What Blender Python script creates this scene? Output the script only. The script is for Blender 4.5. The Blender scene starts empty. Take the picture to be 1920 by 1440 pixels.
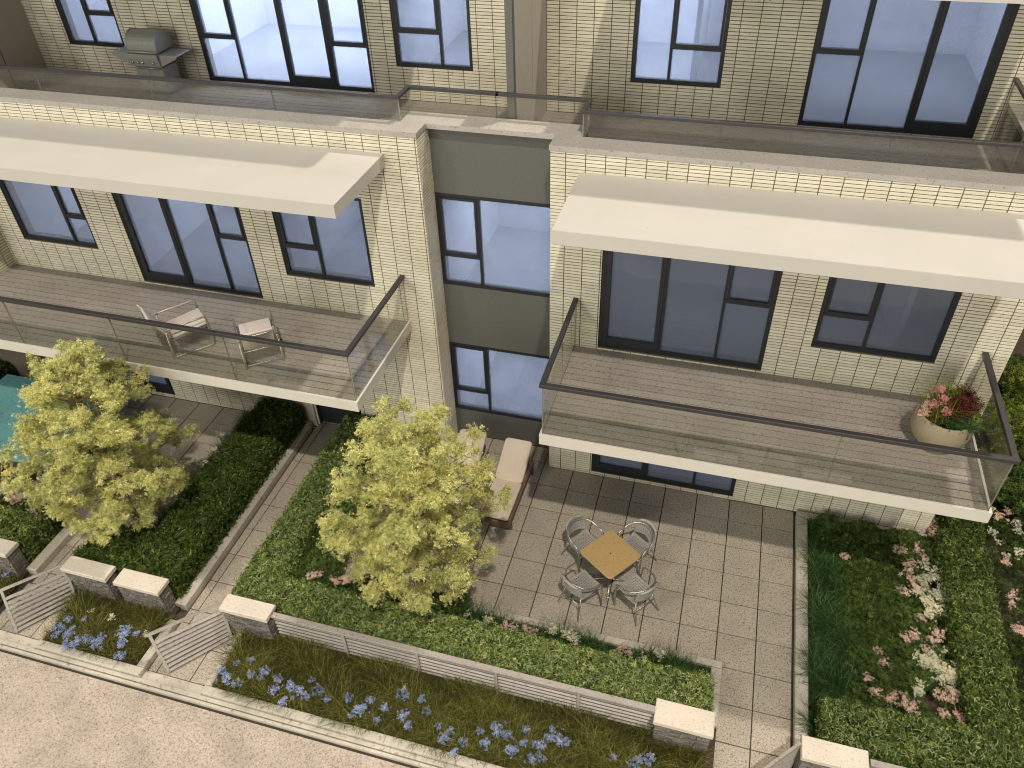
import bpy, math, random
import numpy as np
from mathutils import Vector, Matrix, Euler
random.seed(7)
RNG = np.random.default_rng(11)
scene = bpy.context.scene
COL = scene.collection

# ------------------------------------------------------------------ camera
cam_d = bpy.data.cameras.new("camera"); cam = bpy.data.objects.new("camera", cam_d); COL.objects.link(cam)
cam.location = (2.566, -10.6275, 11.2362)
cam.rotation_euler = (0.8764, 0.0273, 0.2762)
cam_d.sensor_width = 36.0; cam_d.lens = 1476.9971 / 1920 * 36.0
cam_d.clip_end = 400; cam_d.clip_start = 0.1
scene.camera = cam
CAM = Vector(cam.location)

# ------------------------------------------------------------------ light
world = bpy.data.worlds.new("World"); scene.world = world; world.use_nodes = True
bg = world.node_tree.nodes["Background"]
bg.inputs[0].default_value = (1.0, 0.985, 0.90, 1); bg.inputs[1].default_value = 0.26

def area_light(name, loc, target, power, size, color):
    d = bpy.data.lights.new(name, 'AREA'); d.shape = 'DISK'; d.size = size; d.energy = power; d.color = color
    o = bpy.data.objects.new(name, d); COL.objects.link(o); o.location = loc
    o.rotation_euler = (Vector(target) - Vector(loc)).to_track_quat('-Z', 'Y').to_euler()
    return o
area_light("ceiling_lamp_front", (11, -28, 55), (0, -2, 2), 21500, 1.3, (1.0, 0.895, 0.77))
area_light("ceiling_lamp_back", (13.5, 17.5, 54), (0, -2, 2), 18800, 1.3, (1.0, 0.88, 0.755))
area_light("ceiling_lamp_side", (-28, -34, 40), (0, -1, 3), 6000, 7.0, (1.0, 0.95, 0.86))
area_light("front_fill_light", (-12, -60, 15), (0, 0, 3), 17500, 34.0, (1.0, 0.985, 0.87))  # added broad low fill, source unseen, brightens walls under canopies and balconies

scene.view_settings.view_transform = 'Standard'; scene.view_settings.look = 'None'
scene.view_settings.exposure = 0.0; scene.view_settings.gamma = 1.0
scene.cycles.use_denoising = True; scene.cycles.pixel_filter_type = 'BLACKMAN_HARRIS'; scene.cycles.filter_width = 1.1
scene.cycles.max_bounces = 8; scene.cycles.diffuse_bounces = 3; scene.cycles.transparent_max_bounces = 16
scene.cycles.sample_clamp_indirect = 4.0
scene.cycles.caustics_reflective = False; scene.cycles.caustics_refractive = False

# ------------------------------------------------------------------ materials
MATS = {}
def new_mat(name):
    m = bpy.data.materials.new(name); m.use_nodes = True
    nt = m.node_tree; nt.nodes.clear()
    out = nt.nodes.new('ShaderNodeOutputMaterial')
    MATS[name] = m
    return m, nt, out
def N(nt, t, **kw):
    n = nt.nodes.new(t)
    for k, v in kw.items(): setattr(n, k, v)
    return n
def coords(nt, scale=1.0):
    g = N(nt, 'ShaderNodeNewGeometry')
    mp = N(nt, 'ShaderNodeMapping'); mp.inputs['Scale'].default_value = (scale,)*3 if not isinstance(scale, tuple) else scale
    nt.links.new(g.outputs['Position'], mp.inputs['Vector'])
    return mp.outputs['Vector'], g
def ramp(nt, fac, stops):
    r = N(nt, 'ShaderNodeValToRGB'); el = r.color_ramp.elements
    while len(el) < len(stops): el.new(0.5)
    for e, (p, c) in zip(el, stops): e.position = p; e.color = (*c, 1) if len(c) == 3 else c
    nt.links.new(fac, r.inputs[0]); return r.outputs[0]
def noise(nt, vec, scale, detail=2, rough=0.5):
    n = N(nt, 'ShaderNodeTexNoise'); n.inputs['Scale'].default_value = scale
    n.inputs['Detail'].default_value = detail; n.inputs['Roughness'].default_value = rough
    nt.links.new(vec, n.inputs['Vector']); return n.outputs['Fac']
def mixc(nt, fac, a, b, mode='MIX'):
    m = N(nt, 'ShaderNodeMix', data_type='RGBA', blend_type=mode)
    def s(sock, v):
        if isinstance(v, tuple): sock.default_value = (*v, 1) if len(v) == 3 else v
        elif isinstance(v, (int, float)): sock.default_value = v
        else: nt.links.new(v, sock)
    s(m.inputs['Factor'], fac); s(m.inputs['A'], a); s(m.inputs['B'], b)
    return m.outputs['Result']
def bump(nt, h, strength, dist=0.01):
    b = N(nt, 'ShaderNodeBump'); b.inputs['Strength'].default_value = strength; b.inputs['Distance'].default_value = dist
    nt.links.new(h, b.inputs['Height']); return b.outputs['Normal']
def principled(nt, out, color, rough=0.7, metal=0.0, normal=None, spec=0.4):
    p = N(nt, 'ShaderNodeBsdfPrincipled')
    if isinstance(color, tuple): p.inputs['Base Color'].default_value = (*color, 1)
    else: nt.links.new(color, p.inputs['Base Color'])
    p.inputs['Roughness'].default_value = rough; p.inputs['Metallic'].default_value = metal
    p.inputs['Specular IOR Level'].default_value = spec
    if normal is not None: nt.links.new(normal, p.inputs['Normal'])
    nt.links.new(p.outputs[0], out.inputs[0]); return p
def rnd_piece(nt):
    """a random value per piece: each loose island and each object"""
    g = N(nt, 'ShaderNodeNewGeometry'); o = N(nt, 'ShaderNodeObjectInfo')
    a = N(nt, 'ShaderNodeMath', operation='ADD'); nt.links.new(g.outputs['Random Per Island'], a.inputs[0]); nt.links.new(o.outputs['Random'], a.inputs[1])
    f = N(nt, 'ShaderNodeMath', operation='FRACT'); nt.links.new(a.outputs[0], f.inputs[0]); return f.outputs[0]

def speckle_mat(name, base, dark, light, scale=60, rough=0.75, amount=0.36, vary=0.06, bumpk=0.25, big=0.10):
    m, nt, out = new_mat(name); v, _ = coords(nt)
    n1 = noise(nt, v, scale, 3, 0.7); n2 = noise(nt, v, scale*0.55, 2, 0.6)
    c = ramp(nt, n1, [(amount-0.03, dark), (amount+0.04, base), (0.60, base), (0.68, light)])
    d = ramp(nt, n2, [(0.60, (1, 1, 1)), (0.68, (0.62, 0.58, 0.54))])
    c = mixc(nt, 1.0, c, d, 'MULTIPLY')
    n3 = noise(nt, v, 1.7, 3)
    b = ramp(nt, n3, [(0.3, (1-big,)*3), (0.7, (1+big*0.4,)*3)])
    c = mixc(nt, 1.0, c, b, 'MULTIPLY')
    r = ramp(nt, rnd_piece(nt), [(0.0, (1-vary,)*3), (1.0, (1.0, 1.0, 1.0))])
    c = mixc(nt, 1.0, c, r, 'MULTIPLY')
    principled(nt, out, c, rough, normal=bump(nt, n1, bumpk, 0.004)); return m

def brick_mat(name='cream_brick'):
    m, nt, out = new_mat(name); v, _ = coords(nt)
    n1 = noise(nt, v, 30, 3, 0.6); n2 = noise(nt, v, 2.2, 4)
    rp = rnd_piece(nt)
    base = ramp(nt, rp, [(0.0, (0.66, 0.615, 0.50)), (0.5, (0.72, 0.672, 0.55)), (1.0, (0.77, 0.725, 0.60))])
    sp = ramp(nt, n1, [(0.275, (0.20, 0.16, 0.11)), (0.315, (1, 1, 1))])
    c = mixc(nt, 1.0, base, sp, 'MULTIPLY')
    st = ramp(nt, n2, [(0.3, (0.90, 0.905, 0.87)), (0.7, (1.04, 1.03, 1.01))])
    c = mixc(nt, 1.0, c, st, 'MULTIPLY')
    n3 = noise(nt, v, 60, 3)
    principled(nt, out, c, 0.8, normal=bump(nt, n3, 0.25, 0.004)); return m
def plain_mat(name, col, rough=0.7, metal=0.0, nscale=12, namp=0.06, bumpk=0.1, spec=0.4):
    m, nt, out = new_mat(name); v, _ = coords(nt)
    n1 = noise(nt, v, nscale, 4, 0.6)
    r = ramp(nt, n1, [(0.3, (1-namp,)*3), (0.7, (1+namp*0.5,)*3)])
    c = mixc(nt, 1.0, col, r, 'MULTIPLY')
    n2 = noise(nt, v, nscale*8, 2)
    principled(nt, out, c, rough, metal, bump(nt, n2, bumpk, 0.003), spec); return m
def dusty_paint(name, col, rough=0.55):
    m, nt, out = new_mat(name); v, _ = coords(nt)
    r = ramp(nt, noise(nt, v, 1.4, 5, 0.6), [(0.3, (0.955, 0.955, 0.95)), (0.7, (1.02, 1.02, 1.02))])
    c = mixc(nt, 1.0, col, r, 'MULTIPLY')
    d = ramp(nt, noise(nt, v, 22, 2, 0.5), [(0.205, (0.45, 0.42, 0.38)), (0.235, (1, 1, 1))])
    c = mixc(nt, 1.0, c, d, 'MULTIPLY')
    principled(nt, out, c, rough, normal=bump(nt, noise(nt, v, 60, 2), 0.06, 0.003)); return m
def leaf_mat(name, cols, trans=0.25, rough=0.7, patch=None):
    m, nt, out = new_mat(name)
    g = N(nt, 'ShaderNodeNewGeometry')
    c = ramp(nt, g.outputs['Random Per Island'], cols)
    v, _ = coords(nt)
    n1 = noise(nt, v, 3.0, 3)
    r = ramp(nt, n1, [(0.35, (0.80, 0.84, 0.80)), (0.65, (1.12, 1.08, 1.0))])
    c = mixc(nt, 1.0, c, r, 'MULTIPLY')
    if patch:
        n2 = noise(nt, v, patch[1], 2)
        f = ramp(nt, n2, [(patch[2], (0, 0, 0)), (patch[2]+0.04, (1, 1, 1))])
        c = mixc(nt, f, c, patch[0])
    d = N(nt, 'ShaderNodeBsdfPrincipled'); nt.links.new(c, d.inputs['Base Color']); d.inputs['Roughness'].default_value = rough
    d.inputs['Specular IOR Level'].default_value = 0.2
    t = N(nt, 'ShaderNodeBsdfTranslucent'); nt.links.new(c, t.inputs[0])
    mx = N(nt, 'ShaderNodeMixShader'); mx.inputs[0].default_value = trans
    nt.links.new(d.outputs[0], mx.inputs[1]); nt.links.new(t.outputs[0], mx.inputs[2]); nt.links.new(mx.outputs[0], out.inputs[0])
    return m

brick_mat()
plain_mat('mortar', (0.13, 0.105, 0.07), 0.9)
dusty_paint('white_paint', (0.525, 0.505, 0.465))
plain_mat('screen_paint', (0.46, 0.42, 0.36), 0.6, nscale=5)
plain_mat('balcony_fascia', (0.62, 0.59, 0.52), 0.5, nscale=4, namp=0.04, bumpk=0.05)
plain_mat('dark_frame', (0.022, 0.024, 0.030), 0.45, nscale=60, namp=0.3, bumpk=0.3)
plain_mat('rail_metal', (0.060, 0.055, 0.058), 0.38, 0.3, nscale=80, namp=0.2, bumpk=0.3)
plain_mat('spandrel_grey', (0.118, 0.120, 0.110), 0.6, nscale=20, namp=0.08, bumpk=0.5)
speckle_mat('coping_stone', (0.43, 0.40, 0.36), (0.20, 0.17, 0.15), (0.52, 0.49, 0.45), scale=52, amount=0.35, vary=0.03)
speckle_mat('paver_stone', (0.455, 0.402, 0.325), (0.19, 0.15, 0.11), (0.70, 0.64, 0.56), scale=40, amount=0.415, vary=0.13, big=0.10)
speckle_mat('cap_stone', (0.67, 0.60, 0.51), (0.44, 0.37, 0.30), (0.74, 0.68, 0.60), scale=60, amount=0.36, vary=0.05)
speckle_mat('curb_stone', (0.54, 0.50, 0.42), (0.38, 0.33, 0.26), (0.62, 0.58, 0.50), scale=26, amount=0.30, vary=0.08, big=0.2)
speckle_mat('deck_board', (0.340, 0.305, 0.268), (0.19, 0.168, 0.143), (0.58, 0.54, 0.49), scale=48, amount=0.40, vary=0.12, big=0.12)
speckle_mat('road_surface', (0.485, 0.418, 0.350), (0.30, 0.245, 0.20), (0.64, 0.57, 0.50), scale=38, amount=0.43, vary=0.0, bumpk=0.9, big=0.2)
speckle_mat('joint_sand', (0.07, 0.055, 0.04), (0.03, 0.025, 0.02), (0.12, 0.10, 0.08), scale=40)
speckle_mat('grey_stone', (0.26, 0.238, 0.205), (0.09, 0.08, 0.065), (0.42, 0.38, 0.33), scale=45, vary=0.6, bumpk=0.6)
speckle_mat('grey_metal_paint', (0.36, 0.328, 0.298), (0.24, 0.215, 0.195), (0.50, 0.465, 0.43), scale=55, vary=0.08, bumpk=0.5)
speckle_mat('soil', (0.050, 0.035, 0.020), (0.02, 0.014, 0.008), (0.16, 0.11, 0.06), scale=25, bumpk=1)
speckle_mat('pebble', (0.48, 0.36, 0.25), (0.22, 0.13, 0.08), (0.62, 0.52, 0.42), scale=18, vary=0.5)
speckle_mat('table_wood', (0.46, 0.31, 0.135), (0.20, 0.10, 0.03), (0.52, 0.36, 0.18), scale=70, amount=0.31, vary=0, rough=0.5, bumpk=0.1, big=0.06)
speckle_mat('teal_surface', (0.13, 0.33, 0.335), (0.09, 0.25, 0.26), (0.20, 0.42, 0.42), scale=24, amount=0.42, vary=0, rough=0.5)
plain_mat('chrome', (0.56, 0.53, 0.48), 0.30, 0.9, nscale=40, namp=0.2, bumpk=0.6)
plain_mat('weave_grey', (0.34, 0.32, 0.295), 0.7)
plain_mat('cream_cushion', (0.66, 0.56, 0.44), 0.8, nscale=6, namp=0.04)
plain_mat('white_cushion', (0.66, 0.59, 0.54), 0.7, nscale=6, namp=0.05)
plain_mat('lounger_wood', (0.17, 0.105, 0.068), 0.6, nscale=20, namp=0.3)
plain_mat('brown_weave', (0.055, 0.035, 0.022), 0.6, nscale=50, namp=0.4, bumpk=0.6)
plain_mat('grill_metal', (0.34, 0.345, 0.32), 0.45, 0.35, nscale=30, namp=0.12, bumpk=0.2)
plain_mat('grill_knob', (0.55, 0.55, 0.52), 0.25, 0.9)
plain_mat('pot_clay', (0.33, 0.275, 0.185), 0.75, nscale=30, namp=0.1, bumpk=0.8)
plain_mat('room_paint', (0.80, 0.81, 0.86), 0.7, nscale=1.3, namp=0.05)
plain_mat('room_floor', (0.37, 0.38, 0.40), 0.6, nscale=0.9, namp=0.16)
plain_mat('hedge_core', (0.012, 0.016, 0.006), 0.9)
plain_mat('bark', (0.28, 0.20, 0.11), 0.85, nscale=30, namp=0.3, bumpk=0.7)
plain_mat('glass_edge', (0.36, 0.335, 0.28), 0.4, nscale=30)
leaf_mat('tree_leaf', [(0.0, (0.40, 0.42, 0.14)), (0.45, (0.64, 0.64, 0.25)), (1.0, (0.88, 0.85, 0.44))], 0.26)
leaf_mat('hedge_leaf', [(0.0, (0.035, 0.065, 0.012)), (0.35, (0.12, 0.18, 0.04)), (0.75, (0.22, 0.29, 0.08)), (1.0, (0.44, 0.48, 0.18))], 0.15, patch=((0.36, 0.36, 0.03), 5.0, 0.69))
leaf_mat('hedge_mid', [(0.0, (0.025, 0.050, 0.010)), (0.4, (0.075, 0.115, 0.024)), (0.8, (0.145, 0.20, 0.045)), (1.0, (0.27, 0.32, 0.09))], 0.15, patch=((0.34, 0.36, 0.05), 6.0, 0.72))
leaf_mat('cover_hedge', [(0.0, (0.030, 0.055, 0.010)), (0.5, (0.065, 0.105, 0.020)), (1.0, (0.15, 0.20, 0.045))], 0.15, patch=((0.25, 0.26, 0.03), 6.0, 0.71))
leaf_mat('hedge_thread', [(0.0, (0.24, 0.30, 0.13)), (1.0, (0.44, 0.50, 0.28))], 0.15)
leaf_mat('cover_leaf', [(0.0, (0.028, 0.055, 0.012)), (0.5, (0.070, 0.120, 0.026)), (1.0, (0.17, 0.235, 0.060))], 0.15)
leaf_mat('cover_dark', [(0.0, (0.014, 0.028, 0.006)), (0.5, (0.036, 0.068, 0.014)), (1.0, (0.12, 0.17, 0.045))], 0.15)
leaf_mat('shrub_leaf', [(0.0, (0.05, 0.09, 0.02)), (0.5, (0.13, 0.19, 0.03)), (1.0, (0.30, 0.32, 0.06))], 0.2)
leaf_mat('grass_dry', [(0.0, (0.040, 0.048, 0.008)), (0.6, (0.105, 0.110, 0.020)), (1.0, (0.34, 0.32, 0.10))], 0.2)
leaf_mat('grass_green', [(0.0, (0.010, 0.040, 0.008)), (0.6, (0.034, 0.100, 0.024)), (0.85, (0.08, 0.17, 0.05)), (1.0, (0.30, 0.38, 0.18))], 0.2)
leaf_mat('grass_pot', [(0.0, (0.12, 0.13, 0.02)), (0.6, (0.22, 0.22, 0.04)), (1.0, (0.40, 0.36, 0.10))], 0.2)
leaf_mat('petal_blue', [(0.0, (0.19, 0.26, 0.52)), (0.5, (0.33, 0.41, 0.68)), (1.0, (0.56, 0.62, 0.82))], 0.2)
leaf_mat('petal_pink', [(0.0, (0.66, 0.42, 0.36)), (1.0, (0.88, 0.70, 0.62))], 0.2)
leaf_mat('petal_hotpink', [(0.0, (0.65, 0.20, 0.25)), (1.0, (0.85, 0.48, 0.45))], 0.2)
leaf_mat('petal_white', [(0.0, (0.72, 0.70, 0.50)), (1.0, (0.88, 0.86, 0.72))], 0.2)
leaf_mat('leaf_burgundy', [(0.0, (0.035, 0.008, 0.010)), (1.0, (0.16, 0.035, 0.03))], 0.1)
leaf_mat('leaf_fresh', [(0.0, (0.02, 0.075, 0.02)), (1.0, (0.07, 0.17, 0.05))], 0.2)

def glass_mat(name, tint, refl):
    m, nt, out = new_mat(name)
    tr = N(nt, 'ShaderNodeBsdfTransparent'); tr.inputs[0].default_value = (*tint, 1)
    gl = N(nt, 'ShaderNodeBsdfGlossy'); gl.inputs['Roughness'].default_value = 0.03
    v, _ = coords(nt)
    lw = N(nt, 'ShaderNodeLayerWeight'); lw.inputs[0].default_value = 0.5
    pw = N(nt, 'ShaderNodeMath', operation='POWER'); pw.inputs[1].default_value = 5.0; nt.links.new(lw.outputs['Facing'], pw.inputs[0])
    ml = N(nt, 'ShaderNodeMath', operation='MULTIPLY_ADD'); ml.inputs[1].default_value = 0.9*refl; ml.inputs[2].default_value = 0.055*refl; nt.links.new(pw.outputs[0], ml.inputs[0])
    df = N(nt, 'ShaderNodeBsdfDiffuse'); df.inputs[0].default_value = (0.6, 0.58, 0.52, 1)
    m0 = N(nt, 'ShaderNodeMixShader'); m0.inputs[0].default_value = 0.015; nt.links.new(tr.outputs[0], m0.inputs[1]); nt.links.new(df.outputs[0], m0.inputs[2])
    mx = N(nt, 'ShaderNodeMixShader'); nt.links.new(ml.outputs[0], mx.inputs[0]); nt.links.new(m0.outputs[0], mx.inputs[1]); nt.links.new(gl.outputs[0], mx.inputs[2])
    nt.links.new(mx.outputs[0], out.inputs[0]); return m
glass_mat('rail_glass', (0.94, 0.945, 0.92), 1.0)

def pane_mat():
    """blue tinted, slightly milky acrylic with a glossy face"""
    m, nt, out = new_mat('tinted_pane'); v, _ = coords(nt)
    n1 = noise(nt, v, 1.3, 4, 0.6)
    tr0 = N(nt, 'ShaderNodeBsdfTransparent'); tr0.inputs[0].default_value = (0.78, 0.835, 0.92, 1)
    tl = N(nt, 'ShaderNodeBsdfTranslucent'); tl.inputs[0].default_value = (0.80, 0.85, 0.96, 1)
    tr = N(nt, 'ShaderNodeMixShader'); tr.inputs[0].default_value = 0.13; nt.links.new(tr0.outputs[0], tr.inputs[1]); nt.links.new(tl.outputs[0], tr.inputs[2])
    d = N(nt, 'ShaderNodeBsdfDiffuse'); d.inputs[0].default_value = (0.25, 0.28, 0.34, 1)
    f = N(nt, 'ShaderNodeMapRange'); f.inputs[3].default_value = 0.18; f.inputs[4].default_value = 0.34; nt.links.new(n1, f.inputs[0])
    a = N(nt, 'ShaderNodeMixShader'); nt.links.new(f.outputs[0], a.inputs[0]); nt.links.new(tr.outputs[0], a.inputs[1]); nt.links.new(d.outputs[0], a.inputs[2])
    gl = N(nt, 'ShaderNodeBsdfGlossy'); gl.inputs['Roughness'].default_value = 0.05
    n2 = noise(nt, v, 1.6, 2); nb = bump(nt, n2, 0.25, 0.05); nt.links.new(nb, gl.inputs['Normal'])
    lw = N(nt, 'ShaderNodeLayerWeight'); lw.inputs[0].default_value = 0.5
    pw = N(nt, 'ShaderNodeMath', operation='POWER'); pw.inputs[1].default_value = 4.0; nt.links.new(lw.outputs['Facing'], pw.inputs[0])
    ml = N(nt, 'ShaderNodeMath', operation='MULTIPLY_ADD'); ml.inputs[1].default_value = 0.9; ml.inputs[2].default_value = 0.045; nt.links.new(pw.outputs[0], ml.inputs[0])
    mx = N(nt, 'ShaderNodeMixShader'); nt.links.new(ml.outputs[0], mx.inputs[0]); nt.links.new(a.outputs[0], mx.inputs[1]); nt.links.new(gl.outputs[0], mx.inputs[2])
    nt.links.new(mx.outputs[0], out.inputs[0]); return m
pane_mat()

# ------------------------------------------------------------------ mesh helpers
class MB:
    """collects shapes into ONE mesh"""
    def __init__(s): s.v = []; s.f = []; s.m = []
    def add(s, verts, faces, mi=0):
        b = len(s.v); s.v += [tuple(p) for p in verts]; s.f += [tuple(b+i for i in f) for f in faces]; s.m += [mi]*len(faces); return s
    def box(s, x0, x1, y0, y1, z0, z1, c=0.0, mi=0, skip=''):
        if x1 < x0: x0, x1 = x1, x0
        if y1 < y0: y0, y1 = y1, y0
        if z1 < z0: z0, z1 = z1, z0
        if c <= 0:
            V = [(x0,y0,z0),(x1,y0,z0),(x1,y1,z0),(x0,y1,z0),(x0,y0,z1),(x1,y0,z1),(x1,y1,z1),(x0,y1,z1)]
            F = [(0,3,2,1),(4,5,6,7),(0,1,5,4),(1,2,6,5),(2,3,7,6),(3,0,4,7)]
            return s.add(V, F, mi)
        # chamfer on the top edges and verticals
        V = []
        for z, i in ((z0, 0), (z1-c, 0), (z1, c)):
            V += [(x0+i, y0+i, z), (x1-i, y0+i, z), (x1-i, y1-i, z), (x0+i, y1-i, z)]
        F = [(3,2,1,0), (8,9,10,11)]
        for k in (0, 4):
            for i in range(4): F.append((k+i, k+(i+1) % 4, k+4+(i+1) % 4, k+4+i))
        return s.add(V, F, mi)
    def tube(s, pts, r, n=8, mi=0, cap=True):
        pts = [Vector(p) for p in pts]; rs = r if isinstance(r, (list, tuple)) else [r]*len(pts)
        rings = []; up = None
        for i, p in enumerate(pts):
            t = (pts[min(i+1, len(pts)-1)] - pts[max(i-1, 0)])
            if t.length < 1e-9: t = Vector((0, 0, 1))
            t.normalize()
            if up is None: up = t.orthogonal().normalized()
            a = (up - t*up.dot(t))
            a = a.normalized() if a.length > 1e-6 else t.orthogonal().normalized()
            up = a; b = t.cross(a)
            rings.append([p + (a*math.cos(2*math.pi*k/n) + b*math.sin(2*math.pi*k/n))*rs[i] for k in range(n)])
        V = [q for rg in rings for q in rg]; F = []
        for i in range(len(pts)-1):
            for k in range(n): F.append((i*n+k, i*n+(k+1) % n, (i+1)*n+(k+1) % n, (i+1)*n+k))
        if cap: F.append(tuple(range(n-1, -1, -1))); F.append(tuple((len(pts)-1)*n+k for k in range(n)))
        return s.add(V, F, mi)
    def lathe(s, prof, n=32, c=(0,0,0), mi=0):
        V = [(c[0]+r*math.cos(2*math.pi*k/n), c[1]+r*math.sin(2*math.pi*k/n), c[2]+z) for r, z in prof for k in range(n)]
        F = [(i*n+k, i*n+(k+1) % n, (i+1)*n+(k+1) % n, (i+1)*n+k) for i in range(len(prof)-1) for k in range(n)]
        F.append(tuple(range(n-1, -1, -1))); F.append(tuple((len(prof)-1)*n+k for k in range(n)))
        return s.add(V, F, mi)
    def prism(s, poly, z0, z1, c=0.0, mi=0):
        """extrude a ccw polygon (xy) with an optional small chamfer on top"""
        n = len(poly); V = [(x, y, z0) for x, y in poly] + [(x, y, z1-c) for x, y in poly]
        F = [tuple(range(n-1, -1, -1))] + [(i, (i+1) % n, n+(i+1) % n, n+i) for i in range(n)]
        if c > 0:
            cx = sum(p[0] for p in poly)/n; cy = sum(p[1] for p in poly)/n
            q = []
            for x, y in poly:
                d = math.hypot(x-cx, y-cy); k = (d-c*1.4)/d; q.append((cx+(x-cx)*k, cy+(y-cy)*k, z1))
            V += q; F += [(n+i, n+(i+1) % n, 2*n+(i+1) % n, 2*n+i) for i in range(n)] + [tuple(2*n+i for i in range(n))]
        else: F.append(tuple(n+i for i in range(n)))
        return s.add(V, F, mi)
    def xf(s, M):
        s.v = [tuple(M @ Vector(p)) for p in s.v]; return s
    def mesh(s, name, mats, smooth=False):
        me = bpy.data.meshes.new(name); me.from_pydata(s.v, [], s.f)
        for m in (mats if isinstance(mats, (list, tuple)) else [mats]): me.materials.append(MATS[m])
        if any(s.m): me.polygons.foreach_set('material_index', s.m)
        if smooth: me.polygons.foreach_set('use_smooth', [True]*len(me.polygons))
        me.update(); return me
    def obj(s, name, mats, parent=None, smooth=False, **tags):
        return link(name, s.mesh(name, mats, smooth), parent, **tags)

def link(name, data, parent=None, label=None, cat=None, group=None, kind=None):
    o = bpy.data.objects.new(name, data); COL.objects.link(o)
    if parent is not None:
        o.parent = parent
        o.matrix_parent_inverse = world_of(parent).inverted()
    if label: o['label'] = label
    if cat: o['category'] = cat
    if group: o['group'] = group
    if kind: o['kind'] = kind
    return o
def world_of(o):
    m = Matrix.LocRotScale(o.location, o.rotation_euler, o.scale)
    return m if o.parent is None else world_of(o.parent) @ o.matrix_parent_inverse @ m
def thing(name, label, cat, loc=(0, 0, 0), group=None, rz=0.0):
    o = link(name, None, None, label, cat, group); o.location = loc; o.rotation_euler = (0, 0, rz); o.empty_display_size = 0.2
    return o
def copy_tree(o, parent=None):
    c = o.copy(); COL.objects.link(c)
    if parent is not None: c.parent = parent
    for ch in [k for k in o.children]: copy_tree(ch, c)
    return c

def np_mesh(name, V, F, mats, mat_idx=None, smooth=False):
    """V (n,3) float, F (m,k) int with k = 3 or 4"""
    me = bpy.data.meshes.new(name); n, m, k = len(V), len(F), F.shape[1]
    me.vertices.add(n); me.vertices.foreach_set('co', np.asarray(V, np.float32).ravel())
    me.loops.add(m*k); me.loops.foreach_set('vertex_index', np.asarray(F, np.int32).ravel())
    me.polygons.add(m); me.polygons.foreach_set('loop_start', np.arange(0, m*k, k, dtype=np.int32))
    try: me.polygons.foreach_set('loop_total', np.full(m, k, np.int32))
    except Exception: pass
    for mm in (mats if isinstance(mats, (list, tuple)) else [mats]): me.materials.append(MATS[mm])
    if mat_idx is not None: me.polygons.foreach_set('material_index', np.asarray(mat_idx, np.int32))
    me.update(calc_edges=True); me.validate(); return me

# ------------------------------------------------------------------ vegetation helpers
def leaves(P, size, up=0.0, squash=1.0, rng=RNG):
    """four-cornered bent leaf per point, random orientation; up > 0 tilts faces upward"""
    n = len(P); a = rng.normal(size=(n, 3)); nrm = rng.normal(size=(n, 3)); nrm[:, 2] += up
    nrm /= np.linalg.norm(nrm, axis=1)[:, None]
    a -= nrm*(a*nrm).sum(1)[:, None]; a /= np.linalg.norm(a, axis=1)[:, None]; b = np.cross(nrm, a)
    s = size*rng.uniform(0.55, 1.25, size=(n, 1))
    V = np.empty((n, 4, 3))
    V[:, 0] = P - a*s; V[:, 1] = P - b*s*0.55*squash + nrm*s*0.25; V[:, 2] = P + a*s; V[:, 3] = P + b*s*0.55*squash + nrm*s*0.25
    F = np.arange(n*4).reshape(n, 4)
    return V.reshape(-1, 3), F
def stars(P, size, rng=RNG, up=1.2):
    """small five-armed flakes, like cut foam: 5 narrow triangles round a centre"""
    n = len(P); nrm = rng.normal(size=(n, 3)); nrm[:, 2] += up; nrm /= np.linalg.norm(nrm, axis=1)[:, None]
    a = rng.normal(size=(n, 3)); a -= nrm*(a*nrm).sum(1)[:, None]; a /= np.linalg.norm(a, axis=1)[:, None]; b = np.cross(nrm, a)
    s = size*rng.uniform(0.6, 1.3, size=(n, 1)); k = 5
    V = np.empty((n, 1+2*k, 3)); V[:, 0] = P
    ph = rng.uniform(0, 6.28, size=(n, 1))
    for i in range(k):
        th = ph + 2*math.pi*i/k; r = s*rng.uniform(0.75, 1.2, size=(n, 1))
        V[:, 1+2*i] = P + (a*np.cos(th-0.24)+b*np.sin(th-0.24))*r + nrm*s*rng.uniform(-0.1, 0.5, size=(n, 1))
        V[:, 2+2*i] = P + (a*np.cos(th+0.24)+b*np.sin(th+0.24))*r + nrm*s*rng.uniform(-0.1, 0.5, size=(n, 1))
    base = (np.arange(n)*(1+2*k))[:, None, None]
    T = np.array([[0, 1+2*i, 2+2*i] for i in range(k)])[None]
    return V.reshape(-1, 3), (base+T).reshape(-1, 3)
def blades(P, h, w, lean=0.5, segs=3, rng=RNG, droop=0.6):
    n = len(P); az = rng.uniform(0, 2*math.pi, n); hh = h*rng.uniform(0.55, 1.25, n); ln = lean*rng.uniform(0.2, 1.6, n)
    side = np.stack([-np.sin(az), np.cos(az), np.zeros(n)], 1); fw = np.stack([np.cos(az), np.sin(az), np.zeros(n)], 1)
    V = np.empty((n, segs+1, 2, 3))
    for i in range(segs+1):
        t = i/segs; c = P + fw*(ln*hh*t**1.6)[:, None] + np.array([0, 0, 1.0])*(hh*(t-droop*0.5*t*t*ln))[:, None]
        ww = w*(1-t*0.85)
        V[:, i, 0] = c - side*ww/2; V[:, i, 1] = c + side*ww/2
    b = (np.arange(n)*(segs+1)*2)[:, None, None]
    T = np.array([[2*i, 2*i+1, 2*i+3, 2*i+2] for i in range(segs)])[None]
    return V.reshape(-1, 3), (b+T).reshape(-1, 4)
def quads_to_tris(F):
    return np.concatenate([F[:, [0, 1, 2]], F[:, [0, 2, 3]]])
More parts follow.
